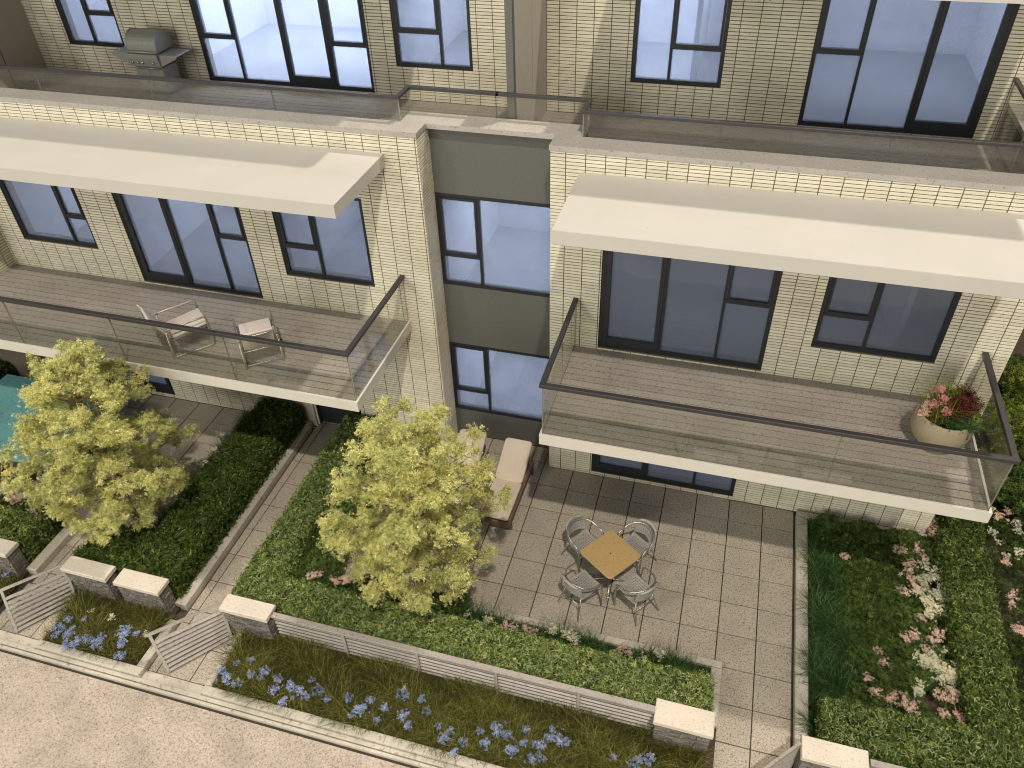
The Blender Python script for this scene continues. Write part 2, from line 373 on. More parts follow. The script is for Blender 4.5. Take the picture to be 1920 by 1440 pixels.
def join(parts):
    """parts: list of (V, F, mat_index); returns V, F(tri), mi"""
    Vs, Fs, Ms, o = [], [], [], 0
    for V, F, mi in parts:
        if F.shape[1] == 4: F = quads_to_tris(F)
        Vs.append(V); Fs.append(F+o); Ms.append(np.full(len(F), mi)); o += len(V)
    return np.concatenate(Vs), np.concatenate(Fs), np.concatenate(Ms)

# ================================================================== THE SETTING
MB().box(-30, 26, -24, 24, -0.60, -0.10).obj('ground', 'soil', kind='structure')
MB().box(-30, 26, -24, -6.20, -0.099, -0.045).obj('road', 'road_surface', kind='structure')
# patio base with dark joint sand under the pavers
base = MB(); base.box(-16, 4.66, -5.90, 0.62, -0.099, -0.028)
paving = base.obj('paving', 'joint_sand', kind='structure')
# pavers
G = 0.6; PX0, PY0 = 4.0904, -0.5114; gap = 0.016
pm = MB(); pm.box(-G/2+gap/2, G/2-gap/2, -G/2+gap/2, G/2-gap/2, -0.027, 0.0, 0.004); paver_mesh = pm.mesh('paver', 'paver_stone')
def add_paver(x0, x1, y0, y1):
    if x1-x0 < 0.05 or y1-y0 < 0.05: return
    full = abs(x1-x0-G) < 1e-3 and abs(y1-y0-G) < 1e-3
    if full: me = paver_mesh
    else:
        w, h = x1-x0, y1-y0
        me = MB().box(-w/2+gap/2, w/2-gap/2, -h/2+gap/2, h/2-gap/2, -0.027, 0.0, 0.004).mesh('paver', 'paver_stone')
    o = link('paver', me, paving)
    o.location = ((x0+x1)/2, (y0+y1)/2, random.uniform(-0.0012, 0.0012))
    o.rotation_euler = (random.uniform(-0.0015, 0.0015), random.uniform(-0.0015, 0.0015), 0)
ZONES = [  # x0, x1, y0, y1 of the paved rectangles
    (-2.95, 3.4904, -3.50, 0.50), (3.4904, 4.64, -5.88, 0.0), (-5.06, -4.20, -4.97, 0.30), (-5.06, -3.99, -5.88, -4.97),
    (-12.6, -6.62, -3.55, 0.0), (-8.08, -7.22, -4.97, -3.55), (-8.14, -7.06, -5.88, -4.97)]
for (X0, X1, Y0, Y1) in ZONES:
    i0 = math.floor((X0-PX0)/G); i1 = math.ceil((X1-PX0)/G)
    j0 = math.floor((Y0-PY0)/G); j1 = math.ceil((Y1-PY0)/G)
    for i in range(i0, i1):
        for j in range(j0, j1):
            a, b = max(X0, PX0+i*G), min(X1, PX0+(i+1)*G); c, e = max(Y0, PY0+j*G), min(Y1, PY0+(j+1)*G)
            if b > a and e > c: add_paver(a, b, c, e)
# gaps in the paving beyond the zones are beds (soil), filled below

def curb(name, x0, x1, y0, y1, z1=0.11, label=None, cat='curb', group='pale stone curbs of the beds'):
    """straight run of pale edging, its lengths butted with hairline joints"""
    m = MB(); L = 1.5; horiz = (x1-x0) > (y1-y0); a, b = (x0, x1) if horiz else (y0, y1); t = a
    while t < b-1e-6:
        e = min(b, t+L)
        if b-e < 0.4: e = b
        if horiz: m.box(t+0.002, e-0.002, y0, y1, -0.099, z1, 0.012)
        else: m.box(x0, x1, t+0.002, e-0.002, -0.099, z1, 0.012)
        t = e
    return m.obj(name, 'curb_stone', label=label, cat=cat, group=group)
curb('curb', 4.67, 4.86, -4.70, -0.20, 0.12, 'long cream curb between the tiled patio and the dark grass of the right bed')
curb('curb', 4.67, 7.15, -0.20, -0.07, 0.12, 'cream curb along the brick wall behind the right bed')
curb('curb', -5.30, -5.09, -4.75, -0.20, 0.13, 'cream curb between the left hedge and the narrow paved path')
curb('curb', -5.60, -5.12, -0.198, -0.08, 0.13, 'short cream curb return at the top of the narrow path')
curb('curb', -8.28, -8.08, -4.80, -3.60, 0.13, 'short cream curb beside the hedge at the far left')
curb('curb', -2.95, 3.60, -3.60, -3.48, 0.10, 'cream curb between the tiled patio and the grass strip with pink flowers')
curb('curb', 3.44, 3.60, -4.55, -3.61, 0.10, 'short cream curb at the right end of the long front hedge')
curb('curb', -3.07, -2.951, -3.47, -0.02, 0.10, 'cream curb along the left side of the patio behind the middle tree')
curb('curb', -3.98, 3.52, -6.03, -5.90, 0.10, 'long cream curb in front of the wide grass bed with blue flowers')
curb('curb', -3.98, -3.88, -5.898, -4.96, 0.10, 'short cream curb at the left end of the wide grass bed')
curb('curb', -7.05, -5.08, -6.03, -5.90, 0.10, 'cream curb in front of the small grass bed with blue flowers')
curb('curb', -5.22, -5.08, -5.898, -5.02, 0.10, 'cream curb at the right end of the small grass bed')
curb('curb', -12.0, -8.16, -6.03, -5.90, 0.10, 'cream curb in front of the grass bed at the left edge')
curb('curb', 4.66, 12.0, -6.03, -5.90, 0.10, 'cream curb in front of the bed at the bottom right corner')
# the kerb line of the street: strip, lip and dark gap
kb = MB()
kb.box(-16, 16, -6.10, -6.034, -0.099, 0.035, 0.006); kb.box(-16, 16, -6.155, -6.112, -0.099, 0.012, 0.006)
kb.obj('street_kerb', 'curb_stone', label='long stepped cream kerb between the front beds and the road', cat='kerb')
MB().box(-16, 16, -6.20, -6.155, -0.099, -0.07).obj('kerb_gutter', 'joint_sand', kind='structure')
for (a, b) in ((-5.08, -3.98), (-8.16, -7.05), (3.52, 4.66)):
    MB().box(a+0.003, b-0.003, -6.03, -5.885, -0.099, 0.004, 0.004).obj('threshold_stone', 'curb_stone', label='flat cream threshold stone under the %s' % ({-5.08: 'gate beside the long fence', -8.16: 'gate at the far left', 3.52: 'gate at the bottom right'}[a]), cat='threshold')

# ================================================================== BRICKWORK
BW, BH = 0.2925, 0.0555; JV, JH = 0.013, 0.0115; PROUD = 0.012
X_PH = 1.984 % BW
Z_PH = 0.0
BR = MB(); BR.box(-BW/2+JV/2, BW/2-JV/2, -PROUD, 0, -BH/2+JH/2, BH/2-JH/2); FULL_BRICK = None
def make_brick_mesh(w, h):
    """brick face in local xz, front toward -y, front edges chamfered, no back"""
    c = 0.0022; a, b = w/2, h/2
    V = [(-a, 0, -b), (a, 0, -b), (a, 0, b), (-a, 0, b), (-a, -PROUD+c, -b), (a, -PROUD+c, -b), (a, -PROUD+c, b), (-a, -PROUD+c, b),
         (-a+c, -PROUD, -b+c), (a-c, -PROUD, -b+c), (a-c, -PROUD, b-c), (-a+c, -PROUD, b-c)]
    F = [(8, 9, 10, 11)]
    for k in (0, 4):
        for i in range(4): F.append((k+i, k+(i+1) % 4, k+4+(i+1) % 4, k+4+i))
    return V, F
_v, _f = make_brick_mesh(BW-JV, BH-JH)
_m = MB(); _m.add(_v, _f); FULL_BRICK = _m.mesh('brick', 'cream_brick')
def brick_rects(u0, u1, z0, z1, ph, openings):
    out = []
    i0 = math.floor((u0-ph)/BW); i1 = math.ceil((u1-ph)/BW); j0 = math.floor(z0/BH); j1 = math.ceil(z1/BH)
    for i in range(i0, i1):
        a, b = max(u0, ph+i*BW+JV/2), min(u1, ph+(i+1)*BW-JV/2)
        if b-a < 0.012: continue
        for j in range(j0, j1):
            c, e = max(z0, j*BH+JH/2), min(z1, (j+1)*BH-JH/2)
            if e-c < 0.008: continue
            segs = [(a, b, c, e)]
            for (ox0, ox1, oz0, oz1) in openings:
                ns = []
                for (p, q, r, t) in segs:
                    if q <= ox0 or p >= ox1 or t <= oz0 or r >= oz1: ns.append((p, q, r, t)); continue
                    if p < ox0: ns.append((p, ox0-0.002, r, t))
                    if q > ox1: ns.append((ox1+0.002, q, r, t))
                    m0, m1 = max(p, ox0), min(q, ox1)
                    if r < oz0 and oz0-r > 0.012: ns.append((m0, m1, r, oz0-0.002))
                    if t > oz1 and t-oz1 > 0.012: ns.append((m0, m1, oz1+0.002, t))
                segs = ns
            out += [s for s in segs if s[1]-s[0] > 0.012]
    return out
def wall_body(mb, x0, x1, y0, y1, z0, z1, openings):
    """a solid wall with rectangular holes, cut into boxes"""
    xs = sorted({x0, x1, *[min(max(o[k], x0), x1) for o in openings for k in (0, 1)]})
    for a, b in zip(xs, xs[1:]):
        if b-a < 1e-6: continue
        cuts = sorted([(o[2], o[3]) for o in openings if o[0] < (a+b)/2 < o[1]]); z = z0
        for (c, e) in cuts:
            if c > z: mb.box(a, b, y0, y1, z, min(c, z1))
            z = max(z, e)
        if z < z1: mb.box(a, b, y0, y1, z, z1)

def proj_size(p):
    d = (Vector(p)-CAM).length
    return d
VIEW = world_of(cam).inverted(); FPX = 1476.9971
def pix(p):
    q = VIEW @ Vector(p)
    return 960+FPX*q.x/-q.z, 720-FPX*q.y/-q.z

def brick_wall(house, cands, rects, yf, face='front', xf=None):
    for (a, b, c, e) in rects:
        full = abs((b-a)-(BW-JV)) < 1e-4 and abs((e-c)-(BH-JH)) < 1e-4
        if face == 'front': cen = ((a+b)/2, yf, (c+e)/2); rz = 0
        else: cen = (xf, (a+b)/2, (c+e)/2); rz = math.pi/2
        cands.append((full, cen, rz, b-a, e-c))
def finish_bricks(wall, cands, limit=300):
    """the bricks that show largest become objects, all the rest one joined piece"""
    vis = []
    for i, c in enumerate(cands):
        u, v = pix(c[1])
        if c[0] and -10 < u < 1930 and -10 < v < 1450 and not hidden_spot(u, v): vis.append((proj_size(c[1]) + (0 if c[2] == 0 else 5), i))
    vis.sort(); chosen = {i for _, i in vis[:limit]}
    V, F = [], []
    for i, (full, cen, rz, w, h) in enumerate(cands):
        if i in chosen:
            o = link('brick', FULL_BRICK, wall); o.location = cen; o.rotation_euler = (0, 0, rz)
        else:
            v, f = make_brick_mesh(w, h); b = len(V)
            if rz: v = [(-y, x, z) for x, y, z in v]
            V += [(x+cen[0], y+cen[1], z+cen[2]) for x, y, z in v]; F += [tuple(b+k for k in q) for q in f]
    m = MB(); m.add(V, F); return m.obj('brickwork', 'cream_brick', wall, kind='stuff')
def hidden_spot(u, v):
    # parts of the picture where canopies, balconies or trees stand before the wall
    if u > 1035 and (320+0.085*(u-1085)) < v < (465+0.10*(u-1035)): return True
    if u < 640 and 225 < v < (345+0.10*u): return True
    if u > 1015 and v > 700 + 0.15*(u-1015) and v < 835 + 0.165*(u-1015): return True
    return False

# ------------------------------------------------------------------ windows
def window(house, x0, x1, z0, z1, yf, cells, name='window', label=None):
    """cells: (x0, x1, z0, z1, style) - style 'p' fixed pane, 's' sash, 'd' door leaf"""
    fr = MB(); yb = yf+0.02   # frame front set 2 cm behind the brick face
    def ring(a, b, c, e, w, ya, yd, wb=None):
        wb = w if wb is None else wb
        fr.box(a, b, ya, yd, c, c+wb); fr.box(a, b, ya, yd, e-w, e)
        fr.box(a, a+w, ya, yd, c+wb, e-w); fr.box(b-w, b, ya, yd, c+wb, e-w)
    ring(x0, x1, z0, z1, 0.045, yb, yb+0.10)
    panes = []
    for (a, b, c, e, st) in cells:
        a2, b2, c2, e2 = max(a, x0+0.045), min(b, x1-0.045), max(c, z0+0.045), min(e, z1-0.045)
        w = 0.022
        ring(a2, b2, c2, e2, w, yb+0.006, yb+0.095)
        if st == 's':
            ring(a2+w+0.004, b2-w-0.004, c2+w+0.004, e2-w-0.004, 0.040, yb-0.004, yb+0.08); q = w+0.044
            panes.append((a2+q, b2-q, c2+q, e2-q))
        elif st == 'd':
            ring(a2+w+0.004, b2-w-0.004, c2+w+0.004, e2-w-0.004, 0.075, yb-0.004, yb+0.08, 0.135); q = w+0.079
            panes.append((a2+q, b2-q, c2+w+0.139, e2-q))
        else: panes.append((a2+w, b2-w, c2+w, e2-w))
    f = fr.obj(name, 'dark_frame', house, label=label)
    for (a, b, c, e) in panes:
        MB().box(a-0.01, b+0.01, yb+0.045, yb+0.060, c-0.01, e+0.01).obj('pane', 'tinted_pane', f)
    return f
def room(house, x0, x1, y0, z0, z1, power, color=(0.88, 0.91, 1.0), depth=4.4):
    """a lit room behind the tinted panes: pale walls, grey floor, a strip lamp under the ceiling"""
    m = MB(); t = 0.05
    m.box(x0-t, x1+t, y0, y0+depth, z1, z1+t)
    m.box(x0-t, x0, y0, y0+depth, z0, z1); m.box(x1, x1+t, y0, y0+depth, z0, z1); m.box(x0-t, x1+t, y0+depth, y0+depth+t, z0-t, z1+t)
    r = m.obj('room', 'room_paint', house)
    MB().box(x0-t, x1+t, y0, y0+depth, z0-t, z0).obj('room_floor', 'room_floor', r)
    d = bpy.data.lights.new('room_lamp', 'AREA'); d.shape = 'RECTANGLE'; d.size = (x1-x0)*0.8; d.size_y = 0.9; d.energy = power*(x1-x0); d.color = color
    o = bpy.data.objects.new('room_lamp', d); COL.objects.link(o); o.location = ((x0+x1)/2, y0+depth*0.55, z1-0.03)

# ------------------------------------------------------------------ the two houses
right = thing('townhouse', 'right brick townhouse with the flower pot on its balcony, joined to the grey recess', 'house', (3.4, 0, 0))
left = thing('townhouse', 'left brick townhouse with two lounge chairs on its balcony and a grill on the terrace', 'house', (-6, 0, 0))
XE = 6.87; XLC = -2.09; XRET = -11.24
T = 0.28  # wall thickness
W_R = [(0.84, 3.52, 0.10, 2.42), (0.84, 3.52, 3.12, 5.42), (4.17, 5.94, 3.73, 5.42)]
W_L = [(-11.1, -8.5, 0.10, 2.42), (-8.15, -5.54, 3.12, 5.42), (-10.70, -8.95, 3.73, 5.42), (-4.90, -3.17, 3.73, 5.42), (-4.98, -3.95, 0.0, 2.35)]
ZT = 6.53
UT = 8.66
UR = [(0.67, 2.17, 6.54, 8.35), (3.50, 6.17, 6.02, 8.35)]
UL = [(-10.77, -9.45, 6.54, 8.35), (-7.68, -4.13, 6.02, 8.35), (-3.62, -2.15, 6.54, 8.35)]

def facade(house, x0, x1, openings, upper, ux0, ux1, side=None):
    m = MB(); wall_body(m, x0, x1, 0.0, T, 0.0, ZT, openings)
    wall_body(m, ux0, ux1, 3.0, 3.0+T, 5.6, UT, upper)
    if side: m.box(*side)
    wall = m.obj('wall', 'mortar', house)
    c = []
    brick_wall(house, c, brick_rects(x0, x1+(0.0115 if x1 == XLC else 0), 0.02, ZT-0.004, X_PH, openings), 0.0)
    brick_wall(house, c, brick_rects(ux0+0.004, ux1-0.004, 5.94, UT, X_PH+0.07, upper), 3.0)
    return wall, c
wallR, cR = facade(right, 0.0, XE, W_R, UR, -0.80, 8.2, (6.50, XE, T, 3.0, 0, ZT-0.003))
wallR2 = None
wallL, cL = facade(left, XRET, XLC, W_L, UL, -13.4, -0.87, (XLC-T, XLC, T, 0.5+T, 0, ZT-0.003))
# reveal of the recess (facing right) and the return wall at the far left
brick_wall(left, cL, brick_rects(0.0005, 0.50, 0.02, ZT-0.004, 0.02, []), 0, 'side', XLC)
MB().box(XRET-T, XRET, -0.50, T, 0.0, ZT-0.003).obj('return_wall', 'mortar', left)
brick_wall(left, cL, brick_rects(-0.50, -0.014, 3.0, ZT-0.004, -0.5, []), 0, 'side', XRET)
brick_wall(left, cL, brick_rects(XRET-1.6, XRET, 3.0, ZT-0.004, X_PH, []), -0.50)
MB().box(XRET-1.6, XRET-T, -0.50, -0.2, 0, ZT-0.003).obj('bay_wall', 'mortar', left)
finish_bricks(wallR, cR); finish_bricks(wallL, cL)

# windows: right house
def tr(a, b, z0, zt, z1): return [(a, b, z0, zt, 'p'), (a, b, zt, z1, 's')]
window(right, 0.84, 3.52, 3.12, 5.42, 0, [(0.84, 1.86, 3.12, 5.42, 'd'), (1.86, 2.77, 3.12, 5.42, 'p')] + tr(2.77, 3.52, 3.12, 4.32, 5.42), 'patio_door')
window(right, 4.17, 5.94, 3.73, 5.42, 0, tr(4.17, 4.92, 3.73, 4.32, 5.42) + [(4.92, 5.94, 3.73, 5.42, 'p')])
window(right, 0.84, 3.52, 0.10, 2.42, 0, [(0.84, 1.89, 0.10, 2.42, 'd'), (1.89, 2.78, 0.10, 2.42, 'p'), (2.78, 3.52, 0.10, 2.42, 'p')], 'patio_door')
window(right, 0.67, 2.17, 6.54, 8.35, 3, [(0.67, 1.30, 6.54, 8.35, 'p')] + tr(1.30, 2.17, 6.54, 7.13, 8.35))
window(right, 3.50, 6.17, 6.02, 8.35, 3, tr(3.50, 4.24, 6.02, 7.19, 8.35) + [(4.24, 5.16, 6.02, 8.35, 'p'), (5.16, 6.17, 6.02, 8.35, 'd')], 'patio_door')
# left house
window(left, -8.15, -5.54, 3.12, 5.42, 0, [(-8.15, -7.09, 3.12, 5.42, 'd'), (-7.09, -6.21, 3.12, 5.42, 'p')] + tr(-6.21, -5.54, 3.12, 4.32, 5.42), 'patio_door')
window(left, -10.70, -8.95, 3.73, 5.42, 0, [(-10.70, -9.49, 3.73, 5.42, 'p')] + tr(-9.49, -8.95, 3.73, 4.34, 5.42))
window(left, -4.90, -3.17, 3.73, 5.42, 0, tr(-4.90, -4.17, 3.73, 4.31, 5.42) + [(-4.17, -3.17, 3.73, 5.42, 'p')])
window(left, -11.1, -8.5, 0.10, 2.42, 0, [(-11.1, -10.3, 0.10, 2.42, 'p'), (-10.3, -9.53, 0.10, 2.42, 'p'), (-9.53, -8.5, 0.10, 2.42, 'd')], 'patio_door')
window(left, -10.77, -9.45, 6.54, 8.35, 3, [(-10.77, -10.17, 6.54, 8.35, 'p')] + tr(-10.17, -9.45, 6.54, 7.14, 8.35))
window(left, -7.68, -4.13, 6.02, 8.35, 3, tr(-7.68, -6.90, 6.02, 6.84, 8.35) + [(-6.90, -5.90, 6.02, 8.35, 'p'), (-5.90, -4.92, 6.02, 8.35, 'd')] + tr(-4.92, -4.13, 6.02, 6.84, 8.35), 'patio_door')
window(left, -3.62, -2.15, 6.54, 8.35, 3, tr(-3.62, -2.74, 6.54, 7.14, 8.35) + [(-2.74, -2.15, 6.54, 8.35, 'p')])
# recess with stair windows
YR = 0.50
for (z0, z1) in ((0.0, 0.68), (2.35, 3.64), (5.41, ZT)): MB().box(XLC, 0.0, YR, YR+0.2, z0, z1).obj('spandrel_panel', 'spandrel_grey', left)
window(left, XLC, 0.0, 3.64, 5.41, YR-0.02, tr(XLC, -1.345, 3.64, 4.24, 5.41) + [(-1.345, 0.0, 3.64, 5.41, 'p')], 'stair_window')
window(left, XLC, 0.0, 0.68, 2.35, YR-0.02, tr(XLC, -1.345, 0.68, 1.19, 2.35) + [(-1.345, 0.0, 0.68, 2.35, 'p')], 'stair_window')
MB().box(0.0, 0.28, T, YR+0.2, 0, ZT-0.003).obj('recess_side', 'mortar', right)
# entrance door recess on the ground floor of the left house
MB().box(-4.98, -3.95, 0.12, 0.20, 0.0, 2.35).obj('entrance_door', 'dark_frame', left)
MB().box(-5.82, -5.02, -0.055, -0.015, 0.0, 2.6).obj('entrance_panel', 'screen_paint', left)
# lit rooms
LAMP = dict(g=5.0, m=10.0, u=22.0)
for (h_, a, b, y0, z0, z1, pw, dp) in (
    (right, 0.45, 3.80, T+0.01, 3.05, 5.65, 5.0, 4.4), (right, 3.92, 6.40, T+0.01, 3.05, 5.65, 4.0, 4.4), (right, 0.45, 6.40, T+0.01, 0.05, 2.85, 5.0, 4.4),
    (right, -0.5, 2.45, 3.0+T+0.01, 5.97, 8.6, 72.0, 3.9), (right, 2.62, 6.7, 3.0+T+0.01, 5.97, 8.6, 22.0, 4.2),
    (left, -11.0, -8.60, T+0.01, 3.05, 5.65, 34.0, 4.4), (left, -8.45, -5.25, T+0.01, 3.05, 5.65, 30.0, 4.4), (left, -5.12, -2.5, T+0.01, 3.05, 5.65, 38.0, 4.4),
    (left, -11.1, -5.9, T+0.01, 0.05, 2.85, 8.0, 4.4),
    (left, -11.4, -8.8, 3.0+T+0.01, 5.97, 8.6, 42.0, 4.0), (left, -8.65, -3.95, 3.0+T+0.01, 5.97, 8.6, 84.0, 3.7), (left, -3.80, -1.1, 3.0+T+0.01, 5.97, 8.6, 42.0, 4.0),
    (left, XLC+0.06, -0.06, YR+0.21, 3.10, 5.55, 30.0, 3.0), (left, XLC+0.06, -0.06, YR+0.21, 0.10, 2.60, 27.0, 3.0)):
    room(h_, a, b, y0, z0, z1, pw, depth=dp)
# room dividers seen faintly through the panes
MB().box(-3.75, -3.66, 1.2, 4.6, 3.051, 5.64).obj('room_divider', 'room_paint', left)
MB().box(5.55, 5.64, 1.0, 4.6, 3.051, 5.64).obj('room_divider', 'room_paint', right)
MB().box(1.55, 1.64, 4.6, 7.1, 5.971, 8.59).obj('room_divider', 'room_paint', right)

# coping of the parapet
def coping(house, polys):
    m = MB()
    for p in polys: m.prism(p, 6.532, 6.612, 0.006)
    m.obj('coping', 'coping_stone', house)
YC = 0.375
coping(left, [[(XRET-1.5, -0.02), (-2.07, -0.02), (-2.07, YC), (XRET-1.5, YC)], [(-2.49, YC), (-1.05, YC), (-1.05, 0.81), (-2.49, 0.81)]])
coping(right, [[(-0.02, -0.02), (XE+0.03, -0.02), (XE+0.03, YC), (-0.02, YC)], [(-1.05, YC), (0.39, YC), (0.39, 0.81), (-1.05, 0.81)], [(6.49, YC), (6.90, YC), (6.90, 2.985), (6.49, 2.985)]])
# terrace floors, with plank lines
def planks(parent, x0, x1, y0, y1, z, step, name='deck_board', width_gap=0.017, th=0.03):
    n = max(1, round((y1-y0)/step)); st = (y1-y0)/n
    w = x1-x0; me = MB().box(-w/2, w/2, -st/2+width_gap/2, st/2-width_gap/2, -th, 0, 0.002).mesh(name, 'deck_board')
    for k in range(n):
        o = link(name, me, parent); o.location = ((x0+x1)/2, y0+(k+0.5)*st, z)
for house, x0, x1 in ((left, -11.6, -1.05), (right, -1.05, 8.2)):
    yb = [(x0, x1)]
    s = MB().box(x0, x1, 0.72, 3.0, 5.70, 5.90).obj('terrace', 'mortar', house)
    planks(s, x0, x1, 0.83, 2.995, 5.935, 0.15)
    if house is left: planks(s, x0, -2.50, 0.385, 0.83, 5.935, 0.15)
    else: planks(s, 0.40, x1, 0.385, 0.83, 5.935, 0.15)
pb = MB()  # inner side of the parapet
pb.box(-2.49, 0.39, YR+0.201, 0.80, 5.7, 6.531); pb.obj('parapet_core', 'mortar', left)

# glass railings
def glass_run(rail, p0, p1, z0, z1, cuts, t=0.018):
    """panels from p0 to p1 (xy), split at fractions 'cuts'"""
    p0, p1 = Vector((*p0, 0)), Vector((*p1, 0)); d = p1-p0; L = d.length; ang = math.atan2(d.y, d.x); fr = [0]+cuts+[1]
    for a, b in zip(fr, fr[1:]):
        m = MB(); l = (b-a)*L
        m.box(0.004, l-0.004, -t/2, t/2, z0, z1)
        m.m = [1, 1, 0, 1, 0, 1]
        m.xf(Matrix.Translation(p0+d*a) @ Matrix.Rotation(ang, 4, 'Z'))
        m.obj('glass_panel', ['rail_glass', 'glass_edge'], rail)
def handrail(house, pts, z, w=0.070, h=0.045, name='railing'):
    m = MB()
    for i, (a, b) in enumerate(zip(pts, pts[1:])):
        a, b = Vector((*a, 0)), Vector((*b, 0)); d = b-a; L = d.length; ang = math.atan2(d.y, d.x)
        q = MB(); e0 = w/2 if i > 0 else 0; e1 = w/2
        q.box(-w/2 if i == 0 else w/2, L+w/2, -w/2, w/2, z-h, z, 0.005)
        q.xf(Matrix.Translation(a) @ Matrix.Rotation(ang, 4, 'Z')); m.add(q.v, q.f)
    return m.obj(name, 'rail_metal', house)
GY = 0.39
# terrace railing
def gfr(p, a, b): return (p-a)/(b-a)
rl = handrail(left, [(-12.6, GY), (-2.49, GY), (-2.49, 0.83), (-1.05, 0.83)], 7.00)
glass_run(rl, (-12.6, GY), (-2.49, GY), 6.60, 6.975, [gfr(v, -12.6, -2.49) for v in (-11.4, -9.2, -6.92, -4.65)])
glass_run(rl, (-2.49, GY+0.01), (-2.49, 0.82), 6.60, 6.975, [])
glass_run(rl, (-2.48, 0.83), (-1.06, 0.83), 6.60, 6.975, [])
rr = handrail(right, [(-1.02, 0.83), (0.39, 0.83), (0.39, GY), (6.46, GY), (6.46, 2.98)], 7.00)
glass_run(rr, (-1.06, 0.83), (0.38, 0.83), 6.60, 6.975, [])
glass_run(rr, (0.39, 0.82), (0.39, GY+0.01), 6.60, 6.975, [])
glass_run(rr, (0.39, GY), (6.45, GY), 6.60, 6.975, [gfr(v, 0.39, 6.45) for v in (2.34, 4.53)])
glass_run(rr, (6.46, GY+0.01), (6.46, 2.96), 6.0, 6.975, [0.5])
# party screens
def screen(house, x):
    m = MB(); m.box(x, x+0.07, 0.98, 2.03, 5.936, 8.64); m.box(x, x+0.07, 2.06, 2.985, 5.936, 8.64)
    s = m.obj('privacy_screen', 'screen_paint', house)
    q = MB(); q.box(x-0.02, x+0.09, 0.86, 0.98, 5.936, 8.64); q.box(x+0.01, x+0.06, 2.03, 2.06, 5.936, 8.64)
    q.obj('post', 'spandrel_grey', s)
screen(right, -0.87); screen(left, -11.66)
# canopies
MB().prism([(0.44, -1.77), (6.54, -1.77), (6.54, -0.014), (0.44, -0.014)], 6.03, 6.24, 0.006).obj('canopy', 'white_paint', right)
MB().prism([(-11.20, -1.77), (-2.65, -1.77), (-2.65, -0.014), (-11.20, -0.014)], 6.03, 6.24, 0.006).obj('canopy', 'white_paint', left)
MB().prism([(0.44, 0.25), (6.54, 0.25), (6.54, 2.98), (0.44, 2.98)], 8.66, 8.88, 0.006).obj('canopy', 'white_paint', right)
MB().prism([(-11.20, 0.25), (-2.65, 0.25), (-2.65, 2.98), (-11.20, 2.98)], 8.66, 8.88, 0.006).obj('canopy', 'white_paint', left)
MB().box(-0.86, 8.2, 3.0, 8.2, UT, UT+0.25).obj('roof', 'white_paint', right)
MB().box(-13.4, -0.864, 3.0, 8.2, UT, UT+0.25).obj('roof', 'white_paint', left)
MB().box(-13.4, 8.2, 8.0, 8.2, 0, UT-0.002).obj('back_wall', 'mortar', left)

# balconies
def balcony(house, x0, x1, glass_cuts, left_open=False):
    yf = -2.32; z1 = 3.085; zf = 3.10
    m = MB(); m.box(x0, x1, yf+0.03, -0.014, 2.92, 3.05); b = m.obj('balcony', 'mortar', house)
    f = MB(); f.box(x0-0.03, x1+0.03, yf, yf+0.035, 2.90, zf, 0.003)
    if not left_open: f.box(x0-0.03, x0+0.005, yf+0.035, -0.014, 2.90, zf, 0.003)
    f.box(x1-0.005, x1+0.03, yf+0.035, -0.014, 2.90, zf, 0.003); f.obj('fascia', 'balcony_fascia', b)
    planks(b, x0+0.01, x1-0.01, yf+0.045, -0.016, z1, 0.147)
    gy = yf+0.045
    pts = ([(x0+0.01, -0.03)] if not left_open else []) + [(x0+0.01, gy), (x1-0.01, gy), (x1-0.01, -0.03)]
    r = handrail(house, pts, 4.06, 0.078, 0.058)
    if not left_open: glass_run(r, (x0+0.01, -0.02), (x0+0.01, gy+0.012), 3.02, 4.035, [])
    glass_run(r, (x0+0.01, gy), (x1-0.01, gy), 3.02, 4.035, [gfr(v, x0, x1) for v in glass_cuts], 0.02)
    glass_run(r, (x1-0.01, gy+0.012), (x1-0.01, -0.02), 3.02, 4.035, [])
balcony(right, 0.43, 6.55, (2.47, 4.50))
balcony(left, -13.2, -2.60, (-11.2, -9.02, -6.88, -4.75), True)

